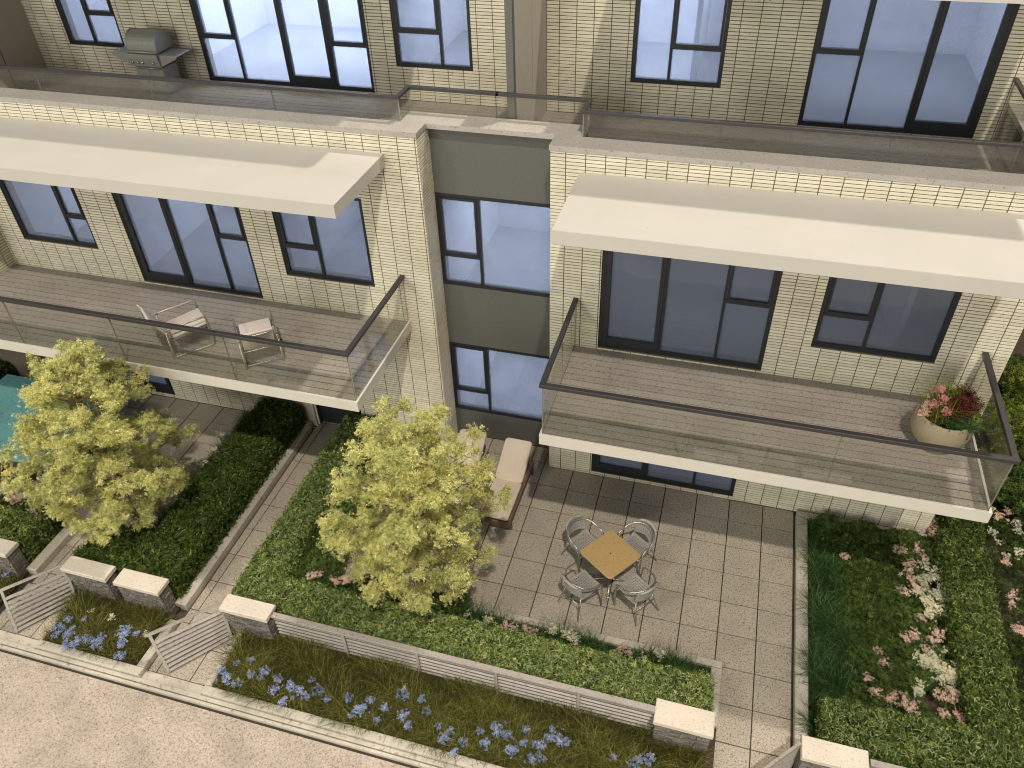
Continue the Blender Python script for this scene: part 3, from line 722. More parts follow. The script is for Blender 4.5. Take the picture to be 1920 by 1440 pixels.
# ================================================================== PILLARS, FENCE, GATES
def pillar(x0, x1, y0, y1, label, h=0.70):
    cx, cy = (x0+x1)/2, (y0+y1)/2
    t = thing('stone_pillar', label, 'pillar', (cx, cy, 0), 'stone pillars with pale caps along the front beds')
    m = MB(); i = 0.025; X0, X1, Y0, Y1 = x0+i, x1-i, y0+i, y1-i
    m.box(X0+0.02, X1-0.02, Y0+0.02, Y1-0.02, -0.05, h-0.085); m.obj('core', 'mortar', t)
    r = random.Random(int(x0*100)); st = MB(); z = 0.0
    while z < h-0.10:
        hh = min(r.uniform(0.022, 0.040), h-0.085-z)
        for (ax, lo, hi) in (('x', X0, X1), ('y', Y0, Y1)):
            u = lo
            while u < hi-0.01:
                l = r.uniform(0.06, 0.16); e = min(hi, u+l); g = 0.0055
                if hi-e < 0.03: e = hi
                for side in (0, 1):
                    d = r.uniform(-0.004, 0.010)
                    if ax == 'x':
                        if side == 0: st.box(u+g, e-g, Y0-d, Y0+0.03, z+g/2, z+hh-g/2)
                        else: st.box(u+g, e-g, Y1-0.03, Y1+d, z+g/2, z+hh-g/2)
                    else:
                        if side == 0: st.box(X0-d, X0+0.03, u+g+0.031*(u == lo), e-g-0.031*(e == hi), z+g/2, z+hh-g/2)
                        else: st.box(X1-0.03, X1+d, u+g+0.031*(u == lo), e-g-0.031*(e == hi), z+g/2, z+hh-g/2)
                u = e
        z += hh
    st.obj('stonework', 'grey_stone', t, kind='stuff')
    c = MB(); c.box(x0, x1, y0, y1, h-0.085, h, 0.012)
    # lightly broken edge
    c.v = [(x+r.uniform(-.004, .004), y+r.uniform(-.004, .004), z) for x, y, z in c.v]
    c.obj('cap', 'cap_stone', t)
    return t
pillar(-9.10, -8.28, -4.97, -4.67, 'stone pillar cut by the left edge, beside the first gate')
pillar(-7.17, -6.29, -4.96, -4.67, 'stone pillar that carries the left gate, left one of the close pair')
pillar(-6.13, -5.27, -4.97, -4.67, 'stone pillar without gate, right one of the close pair beside the narrow path')
pillar(-4.16, -3.31, -4.96, -4.67, 'stone pillar between the second gate and the left end of the long fence')
pillar(2.70, 3.51, -5.03, -4.67, 'stone pillar at the right end of the long fence')
pillar(4.65, 5.50, -5.01, -4.69, 'stone pillar at the bottom edge right of the tiled path')

def fence(x0, x1, y, posts, label, z0=0.10, z1=0.68):
    t = thing('slatted_fence', label, 'fence', ((x0+x1)/2, y, 0))
    m = MB().box(x0, x1, y-0.035, y+0.055, z1-0.035, z1, 0.004); m.obj('top_rail', 'grey_metal_paint', t)
    for p in posts: MB().box(p-0.022, p+0.022, y-0.028, y+0.030, 0.0, z1-0.036).obj('post', 'grey_metal_paint', t)
    n = 6; zz = np.linspace(z0+0.01, z1-0.115, n)
    for z in zz:
        # each slat tilts like a louvre
        q = MB(); q.box(x0+0.01, x1-0.01, -0.016, 0.016, -0.009, 0.009)
        q.xf(Matrix.Translation((0, y+0.004, z)) @ Matrix.Rotation(0.25, 4, 'X')); q.obj('slat', 'grey_metal_paint', t)
fence(-3.28, 2.72, -4.84, [-2.07, -0.86, 0.38, 1.62], 'long grey slatted metal fence between two stone pillars')
fence(5.52, 11.0, -4.84, [6.7, 7.9, 9.1], 'grey slatted fence at the bottom right corner before the hedge')
def gate(hb, fb, ht, ft, label):
    """hb/fb hinge and free corner at the bottom, ht/ft at the top (the gate leans back)"""
    hb, fb, ht, ft = map(Vector, (hb, fb, ht, ft))
    t = thing('garden_gate', label, 'gate', ((hb+fb)/2)[:], 'slatted garden gates standing open')
    n = (fb-hb).cross(ht-hb).normalized()
    def bar(name, a, b, c, d, th):
        """quad a,b,c,d thickened"""
        V = [p+n*s for s in (-th, th) for p in (a, b, c, d)]
        MB().add(V, [(3, 2, 1, 0), (4, 5, 6, 7), (0, 1, 5, 4), (1, 2, 6, 5), (2, 3, 7, 6), (3, 0, 4, 7)]).obj(name, 'grey_metal_paint', t)
    def P(u, v): return (hb*(1-u)+fb*u)*(1-v) + (ht*(1-u)+ft*u)*v
    bar('frame_rail', P(0, .945), P(1, .945), P(1, 1), P(0, 1), 0.020)
    bar('frame_stile', P(.96, 0), P(1, 0), P(1, .944), P(.96, .944), 0.020)
    bar('frame_stile', P(0, 0), P(.04, 0), P(.04, .944), P(0, .944), 0.020)
    k = 8
    for i in range(k):
        v0 = 0.02 + i*0.82/k; v1 = v0+0.050
        a, b, c, d = P(.041, v0), P(.959, v0), P(.959, v1), P(.041, v1)
        s = n*0.016
        V = [a-s*1.6, b-s*1.6, c+s*0.2, d+s*0.2, a-s*0.2, b-s*0.2, c+s*1.6, d+s*1.6]
        MB().add(V, [(3, 2, 1, 0), (4, 5, 6, 7), (0, 1, 5, 4), (1, 2, 6, 5), (2, 3, 7, 6), (3, 0, 4, 7)]).obj('slat', 'grey_metal_paint', t)
    return t
gate((-4.05, -5.03, .03), (-4.70, -5.85, .03), (-4.20, -4.82, .66), (-5.00, -5.64, .66), 'grey slatted gate leaning open beside the pillar of the long fence')
gate((-7.00, -5.08, .03), (-7.58, -5.88, .03), (-7.21, -4.82, .66), (-7.88, -5.55, .66), 'grey slatted gate at the far left, beside the small flower bed')
gate((4.62, -4.86, .03), (4.02, -5.50, .03), (4.64, -4.80, .68), (4.04, -5.44, .68), 'grey slatted gate at the bottom right, only its top rail in view')

# ================================================================== FURNITURE
# ---- square cafe table and four woven armchairs
TC = Vector((1.62, -2.39, 0)); TA = math.radians(-35.5)
t = thing('cafe_table', 'small square wood topped table between four grey woven armchairs', 'table', TC[:], rz=TA)
def local_obj(mb, name, mat, parent, smooth=False, **k):
    o = link(name, mb.mesh(name, mat, smooth), None, **k); o.parent = parent; return o
def rrect(w, h, r, n=5):
    p = []
    for cx, cy, a0 in ((w/2-r, h/2-r, 0), (-w/2+r, h/2-r, 90), (-w/2+r, -h/2+r, 180), (w/2-r, -h/2+r, 270)):
        for k in range(n+1):
            a = math.radians(a0+90*k/n); p.append((cx+r*math.cos(a), cy+r*math.sin(a)))
    return p
local_obj(MB().prism(rrect(0.73, 0.73, 0.07), 0.715, 0.75, 0.004), 'tabletop', 'table_wood', t)
local_obj(MB().prism(rrect(0.70, 0.70, 0.07), 0.700, 0.7145), 'apron', 'chrome', t)
m = MB(); m.lathe([(0.008, 0.7502), (0.013, 0.7515), (0.013, 0.7535), (0.0, 0.7536)], 10); local_obj(m, 'umbrella_hole_plug', 'dark_frame', t)
m = MB(); m.tube([(0, 0, 0.05), (0, 0, 0.70)], 0.025, 10); local_obj(m, 'pedestal', 'chrome', t, True)
for a in range(4):
    an = math.pi/4 + a*math.pi/2; m = MB()
    m.tube([(0, 0, 0.10), (0.16*math.cos(an), 0.16*math.sin(an), 0.06), (0.34*math.cos(an), 0.34*math.sin(an), 0.025)], [0.018, 0.016, 0.014], 8)
    m.lathe([(0.022, -0.024), (0.030, -0.012), (0.022, 0.004), (0.005, 0.008)], 10, (0.34*math.cos(an), 0.34*math.sin(an), 0.025))
    local_obj(m, 'foot', 'chrome', t, True)

def lattice(mb, P, nu, nv, hole=0.46, th=0.012, border=0.10):
    """perforated sheet: P(u,v) -> point; square holes in every cell, given thickness"""
    us = np.linspace(0, 1, nu+1); vs = np.linspace(0, 1, nv+1)
    for i in range(nu):
        for j in range(nv):
            a, b, c, e = us[i], us[i+1], vs[j], vs[j+1]
            if i in (0, nu-1) or j in (0, nv-1):
                q = [P(a, c), P(b, c), P(b, e), P(a, e)]; mb.add(q, [(0, 1, 2, 3)])
            else:
                k = (1-hole)/2; a2, b2, c2, e2 = a+(b-a)*k, b-(b-a)*k, c+(e-c)*k, e-(e-c)*k
                q = [P(a, c), P(b, c), P(b, e), P(a, e), P(a2, c2), P(b2, c2), P(b2, e2), P(a2, e2)]
                mb.add(q, [(0, 1, 5, 4), (1, 2, 6, 5), (2, 3, 7, 6), (3, 0, 4, 7)])
    return mb
def make_cafe_chair():
    c = thing('armchair', '', 'chair', (0, 0, 0), 'grey woven armchairs round the square table')
    W, D = 0.44, 0.44
    def seat(u, v):
        x = (u-.5)*W*(1-.08*v); y = -D/2 + v*D; return Vector((x, y, 0.445 - 0.035*math.sin(math.pi*u)*0.6 + (0.02 if v < 0.1 else 0)-.03*(1-v)*0))
    m = lattice(MB(), seat, 11, 11)
    o = local_obj(m, 'seat', 'weave_grey', c); sm = o.modifiers.new('thickness', 'SOLIDIFY'); sm.thickness = 0.018
    # back shell, bent round: chair faces +y (towards the table), back at -y
    def back(u, v):
        a = (u-.5)*math.radians(118); r = 0.245
        x = r*math.sin(a); y = -D/2+0.11 - r*math.cos(a)*0.75 - 0.05*v
        z = 0.50+0.30*v*(1-0.18*abs(u-.5)*2); return Vector((x, y, z))
    o = local_obj(lattice(MB(), back, 13, 8), 'backrest', 'weave_grey', c); sm = o.modifiers.new('thickness', 'SOLIDIFY'); sm.thickness = 0.014
    pts = [back(u, 1.0)+Vector((0, 0, 0.005)) for u in np.linspace(0.10, 0.90, 11)]
    local_obj(MB().tube(pts, [0.016]+[0.024]*9+[0.016], 8), 'back_pad', 'weave_grey', c, True)
    # arm tube: from the front leg up, round the back
    tip = []
    for k in range(25):
        a = math.radians(-100+200*k/24); x = 0.285*math.sin(a); y = -0.02-0.27*math.cos(a); tip.append(Vector((x, y, 0.655 + 0.105*max(0, math.cos(a)))))
    arm = [Vector((-0.27, 0.17, 0.0)), Vector((-0.275, 0.165, 0.35)), Vector((-0.285, 0.14, 0.60)), Vector((-0.288, 0.09, 0.645))] + tip + [Vector((0.288, 0.09, 0.645)), Vector((0.285, 0.14, 0.60)), Vector((0.275, 0.165, 0.35)), Vector((0.27, 0.17, 0.0))]
    local_obj(MB().tube(arm, 0.0145, 8), 'arm_tube', 'chrome', c, True)
    for s in (-1, 1):
        local_obj(MB().tube([(s*0.17, -0.20, 0.43), (s*0.21, -0.27, 0.2), (s*0.245, -0.33, 0.0)], 0.012, 8), 'leg', 'chrome', c, True)
        local_obj(MB().tube([(s*0.225, 0.165, 0.40), (s*0.20, -0.20, 0.42)], 0.011, 6), 'side_rail', 'chrome', c, True)
    local_obj(MB().tube([(-0.27, 0.165, 0.41), (0.27, 0.165, 0.41)], 0.011, 6), 'front_rail', 'chrome', c, True)
    local_obj(MB().tube([(-0.20, -0.25, 0.27), (0.20, -0.25, 0.27)], 0.009, 6), 'back_rail', 'chrome', c, True)
    return c
proto = make_cafe_chair()
CH = [(90+math.degrees(TA), 'woven armchair behind the square table on its right, nearest the house wall at right'),
      (180+math.degrees(TA), 'woven armchair behind the square table on its left, nearest the loungers'),
      (270+math.degrees(TA), 'woven armchair in front of the square table on its left, seen from behind'),
      (360+math.degrees(TA), 'woven armchair in front of the square table on its right, seen from behind')]
for i, (deg, lab) in enumerate(CH):
    o = proto if i == 0 else copy_tree(proto)
    a = math.radians(deg); o.location = TC + Vector((math.cos(a), math.sin(a), 0))*0.60
    o.rotation_euler = (0, 0, a+math.pi/2 + random.uniform(-.06, .06)); o['label'] = lab

# ---- two sun loungers
def make_lounger():
    c = thing('sun_lounger', '', 'sun lounger', (0, 0, 0), 'sun loungers before the recess')
    W, ZH, YH = 0.62, 0.30, -0.88   # hinge
    def sheet(y0, y1, z0, z1, name):
        m = MB(); n = 7; r = 0.045
        prof = []
        L = math.hypot(y1-y0, z1-z0); ty, tz = (y1-y0)/L, (z1-z0)/L; ny, nz = -tz, ty
        poly = rrect(W-0.08, L, 0.07 if name == 'back_cushion' else 0.04, 4)
        V = []; k = len(poly)
        for off, sc in ((0, 0.97), (0.015, 1.0), (0.055, 1.0), (0.07, 0.95)):
            for (px, py) in poly:
                d = (py*sc + L/2); V.append((px*sc, y0+ty*d+ny*off, z0+tz*d+nz*off))
        F = [tuple(range(k-1, -1, -1))] + [(j*k+i, j*k+(i+1) % k, (j+1)*k+(i+1) % k, (j+1)*k+i) for j in range(3) for i in range(k)] + [tuple(3*k+i for i in range(k))]
        m.add(V, F); local_obj(m, name, 'cream_cushion', c, True)
    sheet(-1.80, YH, 0.30, 0.30, 'seat_cushion'); sheet(YH, -0.09, 0.31, 0.66, 'back_cushion')
    for s in (-1, 1):
        x0 = s*(W/2-0.02); local_obj(MB().box(x0-0.022, x0+0.022, -1.80, -0.20, 0.20, 0.285), 'side_rail', 'lounger_wood', c)
        for y in (-1.70, -0.28): local_obj(MB().box(x0-0.022, x0+0.022, y-0.035, y+0.035, 0.0, 0.199), 'leg', 'lounger_wood', c)
        m = MB(); m.tube([(s*(W/2-0.10), -0.28, 0.24), (s*(W/2-0.10), -0.30, 0.53)], 0.014, 6); local_obj(m, 'back_prop', 'lounger_wood', c)
    local_obj(MB().box(-W/2+0.003, W/2-0.003, -1.84, -1.803, 0.20, 0.285), 'end_rail', 'lounger_wood', c)
    m = MB()
    for y in np.linspace(-1.74, -0.94, 9): m.box(-W/2+0.044, W/2-0.044, y-0.03, y+0.03, 0.265, 0.283)
    local_obj(m, 'slats', 'lounger_wood', c)
    m = MB().box(-W/2+0.05, W/2-0.05, -0.80, 0.0, -0.02, 0.0); m.xf(Matrix.Translation((0, YH+0.8, 0.31)) @ Matrix.Translation((0, -0.8, 0)) @ Matrix.Rotation(math.atan2(0.35, 0.79), 4, 'X') @ Matrix.Translation((0, 0.8, -0.01)))
    local_obj(m, 'back_panel', 'lounger_wood', c)
    return c
lg = make_lounger(); lg.location = (-0.56, 0.0, 0); lg['label'] = 'brown wood sun lounger with cream cushion, in full view right of the middle tree'; lg.rotation_euler = (0, 0, -0.02)
l2 = copy_tree(lg); l2.location = (-1.50, 0.03, 0); l2['label'] = 'cream cushioned sun lounger half hidden by the middle tree, left one of two'; l2.rotation_euler = (0, 0, 0.02)

# ---- two chrome lounge chairs on the left balcony
def make_lounge_chair():
    c = thing('lounge_chair', '', 'chair', (0, 0, 0), 'chrome lounge chairs on the left balcony')
    W = 0.62
    def slab(name, pts, w, th, mat='white_cushion'):
        m = MB(); n = len(pts); V = []
        for sgn, off in ((1, th), (-1, 0.0)):
            for i, p in enumerate(pts):
                p = Vector(p); a = Vector(pts[max(i-1, 0)]); b = Vector(pts[min(i+1, n-1)]); d = (b-a).normalized(); nn = Vector((0, -d.z, d.y))
                q = p+nn*off
                V += [(-w/2, q.y, q.z), (w/2, q.y, q.z)]
        F = []
        for k in range(n-1):
            a = 2*k; F.append((a, a+1, a+3, a+2)); b = 2*n+2*k; F.append((b, b+2, b+3, b+1)); F.append((a, a+2, b+2, b)); F.append((a+1, b+1, b+3, a+3))
        F.append((0, 2*n, 2*n+1, 1)); e = 2*n-2; F.append((e, e+1, 2*n+e+1, 2*n+e)); m.add(V, F)
        o = local_obj(m, name, mat, c, True); bv = o.modifiers.new('edge', 'BEVEL'); bv.width = 0.012; bv.segments = 2; return o
    # +y is the front
    slab('seat_cushion', [(0, -0.26, 0.35), (0, -0.05, 0.365), (0, 0.15, 0.39), (0, 0.34, 0.41)], W-0.10, 0.05)
    slab('back_cushion', [(0, -0.52, 0.82), (0, -0.445, 0.66), (0, -0.355, 0.49), (0, -0.285, 0.37)][::-1], W-0.10, 0.045)
    for s in (-1, 1):
        x = s*W/2
        loop = [(x, -0.345, 0.56), (x, -0.32, 0.58), (x, 0.26, 0.60), (x, 0.31, 0.585), (x, 0.325, 0.55), (x, 0.33, 0.05), (x, 0.31, 0.018), (x, 0.28, 0.013), (x, -0.33, 0.013), (x, -0.36, 0.02), (x, -0.365, 0.06), (x, -0.35, 0.54)]
        local_obj(MB().tube(loop, 0.018, 8), 'side_frame', 'chrome', c, True)
        x2 = s*(W/2-0.03)
        local_obj(MB().tube([(x2, -0.58, 0.87), (x2, -0.45, 0.60), (x2, -0.30, 0.34), (x2, 0.36, 0.40)], 0.017, 8), 'seat_rail', 'chrome', c, True)
    m = MB()
    for k in range(7):
        u = k/6; y = -0.53+0.21*u; z = 0.77-0.38*u
        m.tube([(-W/2+0.03, y, z), (-W/4, y-0.028, z-0.010), (0, y-0.035, z-0.012), (W/4, y-0.028, z-0.010), (W/2-0.03, y, z)], 0.0125, 6)
    local_obj(m, 'back_strap', 'chrome', c, True)
    for (y, z) in ((-0.345, 0.05), (0.33, 0.30), (-0.34, 0.33)):
        local_obj(MB().tube([(-W/2, y, z), (W/2, y, z)], 0.012, 8), 'cross_tube', 'chrome', c, True)
    return c
lc = make_lounge_chair(); lc.location = (-6.12, -1.53, 3.087); lc.rotation_euler = (0, 0, math.radians(49.5-90)); lc['label'] = 'chrome lounge chair with white cushions turned sideways, left one on the balcony'
lc2 = copy_tree(lc); lc2.location = (-4.72, -1.50, 3.087); lc2.rotation_euler = (0, 0, math.radians(128-90)); lc2['label'] = 'chrome lounge chair seen from behind with its curved back straps, right one on the balcony'

# ---- gas grill on the terrace
g = thing('gas_grill', 'grey steel gas grill with domed lid and side shelves against the brick wall', 'grill', (-8.46, 2.5, 5.936))
def gob(m, n, mat='grill_metal', par=None, smooth=False): return m.obj(n, mat, par or g, smooth)
gob(MB().box(-8.78, -8.16, 2.33, 2.76, 5.95, 6.44, 0.01), 'cabinet')
gob(MB().box(-8.765, -8.475, 2.318, 2.328, 5.99, 6.40, 0.004), 'cabinet_door'); gob(MB().box(-8.465, -8.175, 2.318, 2.328, 5.99, 6.40, 0.004), 'cabinet_door')
gob(MB().tube([(-8.74, 2.30, 6.425), (-8.20, 2.30, 6.425)], 0.012, 8), 'door_handle', smooth=True)
cp = MB(); cp.add([(-8.80, 2.26, 6.47), (-8.14, 2.26, 6.47), (-8.14, 2.23, 6.62), (-8.80, 2.23, 6.62), (-8.80, 2.76, 6.47), (-8.14, 2.76, 6.47), (-8.14, 2.76, 6.70), (-8.80, 2.76, 6.70), (-8.80, 2.26, 6.70), (-8.14, 2.26, 6.70)],
    [(0, 1, 2, 3), (3, 2, 9, 8), (8, 9, 6, 7), (4, 7, 6, 5), (0, 4, 5, 1), (1, 5, 6, 9, 2), (0, 3, 8, 7, 4)])
cp = gob(cp, 'control_panel')
for x in (-8.72, -8.61, -8.50, -8.27):
    m = MB(); m.lathe([(0.026, 0), (0.024, 0.020), (0.012, 0.030), (0.002, 0.031)], 12)
    m.xf(Matrix.Translation((x, 2.243, 6.55)) @ Matrix.Rotation(math.radians(100), 4, 'X')); m.obj('knob', 'grill_knob', cp, True)
def hood_profile(n=14):
    p = [(2.27, 6.72)]
    for k in range(n+1):
        a = math.radians(180-190*k/n+0); p.append((2.52+0.25*math.cos(a), 6.80+0.27*max(0, math.sin(a))))
    p.append((2.76, 6.72)); return p
hp = hood_profile(); n = len(hp); m = MB()
V = [(x, y, z) for x in (-8.79, -8.15) for y, z in hp]
m.add(V, [(i, i+1, n+i+1, n+i) for i in range(n-1)] + [tuple(range(n-1, -1, -1)), tuple(n+i for i in range(n)), (0, n, 2*n-1, n-1)])
m.v = [(x, y, z) for x, y, z in m.v]
hood = gob(m, 'hood')
for x in (-8.80, -8.17):
    q = MB(); V = [(xx, 2.52+(y-2.52)*s, 6.72+(z-6.72)*s) for xx in (x, x+0.03) for s in (1.02, 0.90) for y, z in hp]
    F = []
    for i in range(n-1):
        F += [(i, i+1, 2*n+i+1, 2*n+i), (i, n+i, n+i+1, i+1), (2*n+i, 2*n+i+1, 3*n+i+1, 3*n+i)]
    q.add(V, F); q.obj('hood_trim', 'grill_metal', hood)
MB().tube([(-8.83, 2.20, 6.75), (-8.12, 2.20, 6.75)], 0.017, 8).obj('hood_handle', 'grill_metal', hood, True)
gob(MB().box(-8.81, -8.14, 2.225, 2.262, 6.625, 6.70, 0.012), 'front_trim')
for (x0, x1, xt) in ((-9.16, -8.81, -9.14), (-8.13, -7.76, -7.78)):
    s = MB(); s.box(x0, x1, 2.27, 2.72, 6.665, 6.695, 0.008)
    inner = x1 if x0 < -8.8 else x0; outer = x0 if x0 < -8.8 else x1
    for y in (2.275, 2.70): s.add([(inner, y, 6.664), (outer, y, 6.664), (outer, y, 6.64), (inner, y, 6.48), (inner, y+0.012, 6.664), (outer, y+0.012, 6.664), (outer, y+0.012, 6.64), (inner, y+0.012, 6.48)],
        [(0, 1, 2, 3), (7, 6, 5, 4), (1, 5, 6, 2), (2, 6, 7, 3), (0, 3, 7, 4)])
    gob(s, 'side_shelf')
for x in (-8.74, -8.20):
    for y in (2.38, 2.70): gob(MB().box(x-0.02, x+0.02, y-0.02, y+0.02, 5.937, 5.949), 'foot')

# ---- clay pot with flowers on the right balcony
pt = thing('flower_pot', 'round textured clay pot full of pink and burgundy flowers on the right balcony', 'flower pot', (6.02, -1.02, 3.087))
m = MB(); prof = [(0.17, 0.0), (0.25, 0.03), (0.325, 0.13), (0.355, 0.24), (0.36, 0.33), (0.345, 0.43), (0.33, 0.475), (0.315, 0.485), (0.30, 0.475), (0.30, 0.40)]
V0 = len(m.v); m.lathe(prof, 40)
for i, (x, y, z) in enumerate(m.v):
    a = math.atan2(y, x); w = 1+0.012*math.sin(a*3+z*7)+0.006*math.sin(a*19+z*60); m.v[i] = (x*w, y*w, z+0.010*math.sin(a*2+1))
local_obj(m, 'pot', 'pot_clay', pt, True)
m = MB(); m.lathe([(0.295, 0.38), (0.15, 0.41), (0.01, 0.42)], 20); local_obj(m, 'soil', 'soil', pt)
def pot_blob(name, mat, c, r, n, size, fn=leaves, **k):
    P = np.array(c) + RNG.normal(size=(n, 3))*np.array(r)*0.55
    V, F = fn(P, size, **k); o = link(name, np_mesh(name, V, F, mat)); o.parent = pt; o['kind'] = 'stuff'; return o
P = np.zeros((420, 3)); P[:, 0] = RNG.normal(-0.08, 0.09, 420); P[:, 1] = RNG.normal(0.02, 0.10, 420); P[:, 2] = 0.40
V, F = blades(P, 0.42, 0.008, lean=0.75); o = link('grass_tuft', np_mesh('grass_tuft', V, F, 'grass_pot')); o.parent = pt; o['kind'] = 'stuff'
pot_blob('burgundy_foliage', 'leaf_burgundy', (0.17, 0.06, 0.62), (0.14, 0.14, 0.12), 700, 0.030, stars)
pot_blob('burgundy_foliage', 'leaf_burgundy', (0.10, -0.12, 0.52), (0.12, 0.08, 0.08), 250, 0.028, stars)
pot_blob('green_foliage', 'leaf_fresh', (0.12, -0.20, 0.48), (0.16, 0.08, 0.08), 700, 0.026, stars)
pot_blob('yellow_green_foliage', 'shrub_leaf', (0.28, 0.04, 0.50), (0.08, 0.16, 0.08), 450, 0.026, stars)
pot_blob('yellow_green_foliage', 'shrub_leaf', (0.08, 0.22, 0.62), (0.16, 0.08, 0.10), 450, 0.026, stars)
for c in ((-0.10, -0.02, 0.72), (-0.20, -0.06, 0.64), (-0.06, -0.12, 0.60), (-0.14, 0.10, 0.76)): pot_blob('pink_flower', 'petal_hotpink', c, (0.045, 0.045, 0.04), 75, 0.020, stars)
for c in ((-0.26, -0.04, 0.60), (-0.28, -0.12, 0.54), (-0.31, -0.10, 0.50)): pot_blob('pale_flower', 'petal_pink', c, (0.05, 0.05, 0.05), 60, 0.020, stars)

pt.scale = (1.14, 1.14, 1.12)
# ---- large teal table and dark woven chairs on the left patio
tt = thing('dining_table', 'large teal topped dining table behind the left tree', 'table', (-10.2, -2.0, 0))
MB().box(-11.9, -9.0, -3.07, -0.90, 0.715, 0.75, 0.006).obj('tabletop', 'teal_surface', tt)
MB().box(-11.8, -9.1, -2.97, -1.0, 0.64, 0.714).obj('apron', 'brown_weave', tt)
for x in (-11.7, -9.2):
    for y in (-2.9, -1.08): MB().box(x-0.04, x+0.04, y-0.04, y+0.04, 0, 0.639).obj('leg', 'brown_weave', tt)
def make_dining_chair():
    c = thing('dining_chair', '', 'chair', (0, 0, 0), 'dark brown woven chairs round the teal table')
    local_obj(MB().prism(rrect(0.50, 0.48, 0.10), 0.40, 0.45, 0.01), 'seat', 'brown_weave', c)
    pts = [(0.27*math.sin(math.radians(a)), -0.03-0.25*math.cos(math.radians(a))) for a in np.linspace(-95, 95, 15)]
    m = MB(); k = len(pts)
    V = [(x*s, y*s, z) for s, z in ((1, .42), (1.06, .74), (1.0, .74), (.93, .42)) for x, y in pts]
    m.add(V, [(j*k+i, j*k+i+1, ((j+1) % 4)*k+i+1, ((j+1) % 4)*k+i) for j in range(4) for i in range(k-1)] + [(0, k, 2*k, 3*k), (k-1, 4*k-1, 3*k-1, 2*k-1)])
    local_obj(m, 'backrest', 'brown_weave', c)
    for sx, sy in ((-1, -1), (1, -1), (-1, 1), (1, 1)):
        local_obj(MB().tube([(sx*0.17, sy*0.17, 0.40), (sx*0.24, sy*0.24, 0.0)], [0.022, 0.014], 8), 'leg', 'brown_weave', c, True)
    return c
dc = make_dining_chair(); dc.location = (-9.60, -3.16, 0); dc['label'] = 'dark woven chair at the front right corner of the teal table'
for (x, y, rz, lab) in ((-10.55, -3.20, 0, 'dark woven chair before the teal table, cut by the left edge'), (-8.95, -2.35, 1.57, 'dark woven chair at the right end of the teal table behind the left tree')):
    c2 = copy_tree(dc); c2.location = (x, y, 0); c2.rotation_euler = (0, 0, rz); c2['label'] = lab

# ================================================================== PLANTING
def box_points(x0, x1, y0, y1, z0, z1, dens, rng=RNG, sides='xXyY', jit=0.03):
    """random points on the faces of a clipped hedge, its edges rounded and its top uneven"""
    L, W, H = x1-x0, y1-y0, z1-z0; out = []
    n = int(L*W*dens); out.append(np.stack([rng.uniform(x0, x1, n), rng.uniform(y0, y1, n), np.full(n, z1)], 1))
    for sd in sides:
        A = (W if sd in 'xX' else L)*H; n = int(A*dens*0.8)
        if sd in 'xX': out.append(np.stack([np.full(n, x0 if sd == 'x' else x1), rng.uniform(y0, y1, n), rng.uniform(z0, z1, n)], 1))
        else: out.append(np.stack([rng.uniform(x0, x1, n), np.full(n, y0 if sd == 'y' else y1), rng.uniform(z0, z1, n)], 1))
    P = np.concatenate(out)
    # rounding: pull points near the upper edges inwards
    r = 0.07
    for ax, lo, hi in ((0, x0, x1), (1, y0, y1)):
        d = np.minimum(P[:, ax]-lo, hi-P[:, ax]); e = np.clip(1-d/r, 0, 1); P[:, 2] -= e*e*r*0.5*(P[:, 2] > z1-0.001)
        near = np.clip((P[:, 2]-(z1-r))/r, 0, 1); side = d < 1e-4
        sgn = np.where(P[:, ax]-lo < hi-P[:, ax], 1, -1); P[:, ax] += side*sgn*near*r*0.4
    w = 0.020*np.sin(P[:, 0]*5.1+P[:, 1]*3.7)+0.016*np.sin(P[:, 0]*13+1.3)*np.cos(P[:, 1]*11)
    P[:, 2] += w
    P[:, 2] += 0.022*np.sin(P[:, 0]*21+P[:, 1]*9)*np.sin(P[:, 1]*23-P[:, 0]*7)
    return P + rng.normal(size=P.shape)*jit
def threads(P, L, w, rng=RNG):
    n = len(P); a = rng.uniform(0, 6.28, n); d = np.stack([np.cos(a), np.sin(a), rng.uniform(-.3, .3, n)], 1)
    s = np.stack([-np.sin(a), np.cos(a), np.zeros(n)], 1); l = L*rng.uniform(.5, 1.3, size=(n, 1)); bow = l*rng.uniform(-.5, .5, size=(n, 1))
    V = np.empty((n, 4, 2, 3))
    for i, t in enumerate((-1, -.35, .35, 1)):
        c = P + d*l*t*0.5 + s*bow*(1-t*t)*0.6 + np.array([0, 0, .012])*(1-t*t)
        V[:, i, 0] = c - s*w/2; V[:, i, 1] = c + s*w/2 + np.array([0, 0, w*0.4])
    b = (np.arange(n)*8)[:, None, None]; T = np.array([[2*i, 2*i+1, 2*i+3, 2*i+2] for i in range(3)])[None]
    return V.reshape(-1, 3), (b+T).reshape(-1, 4)
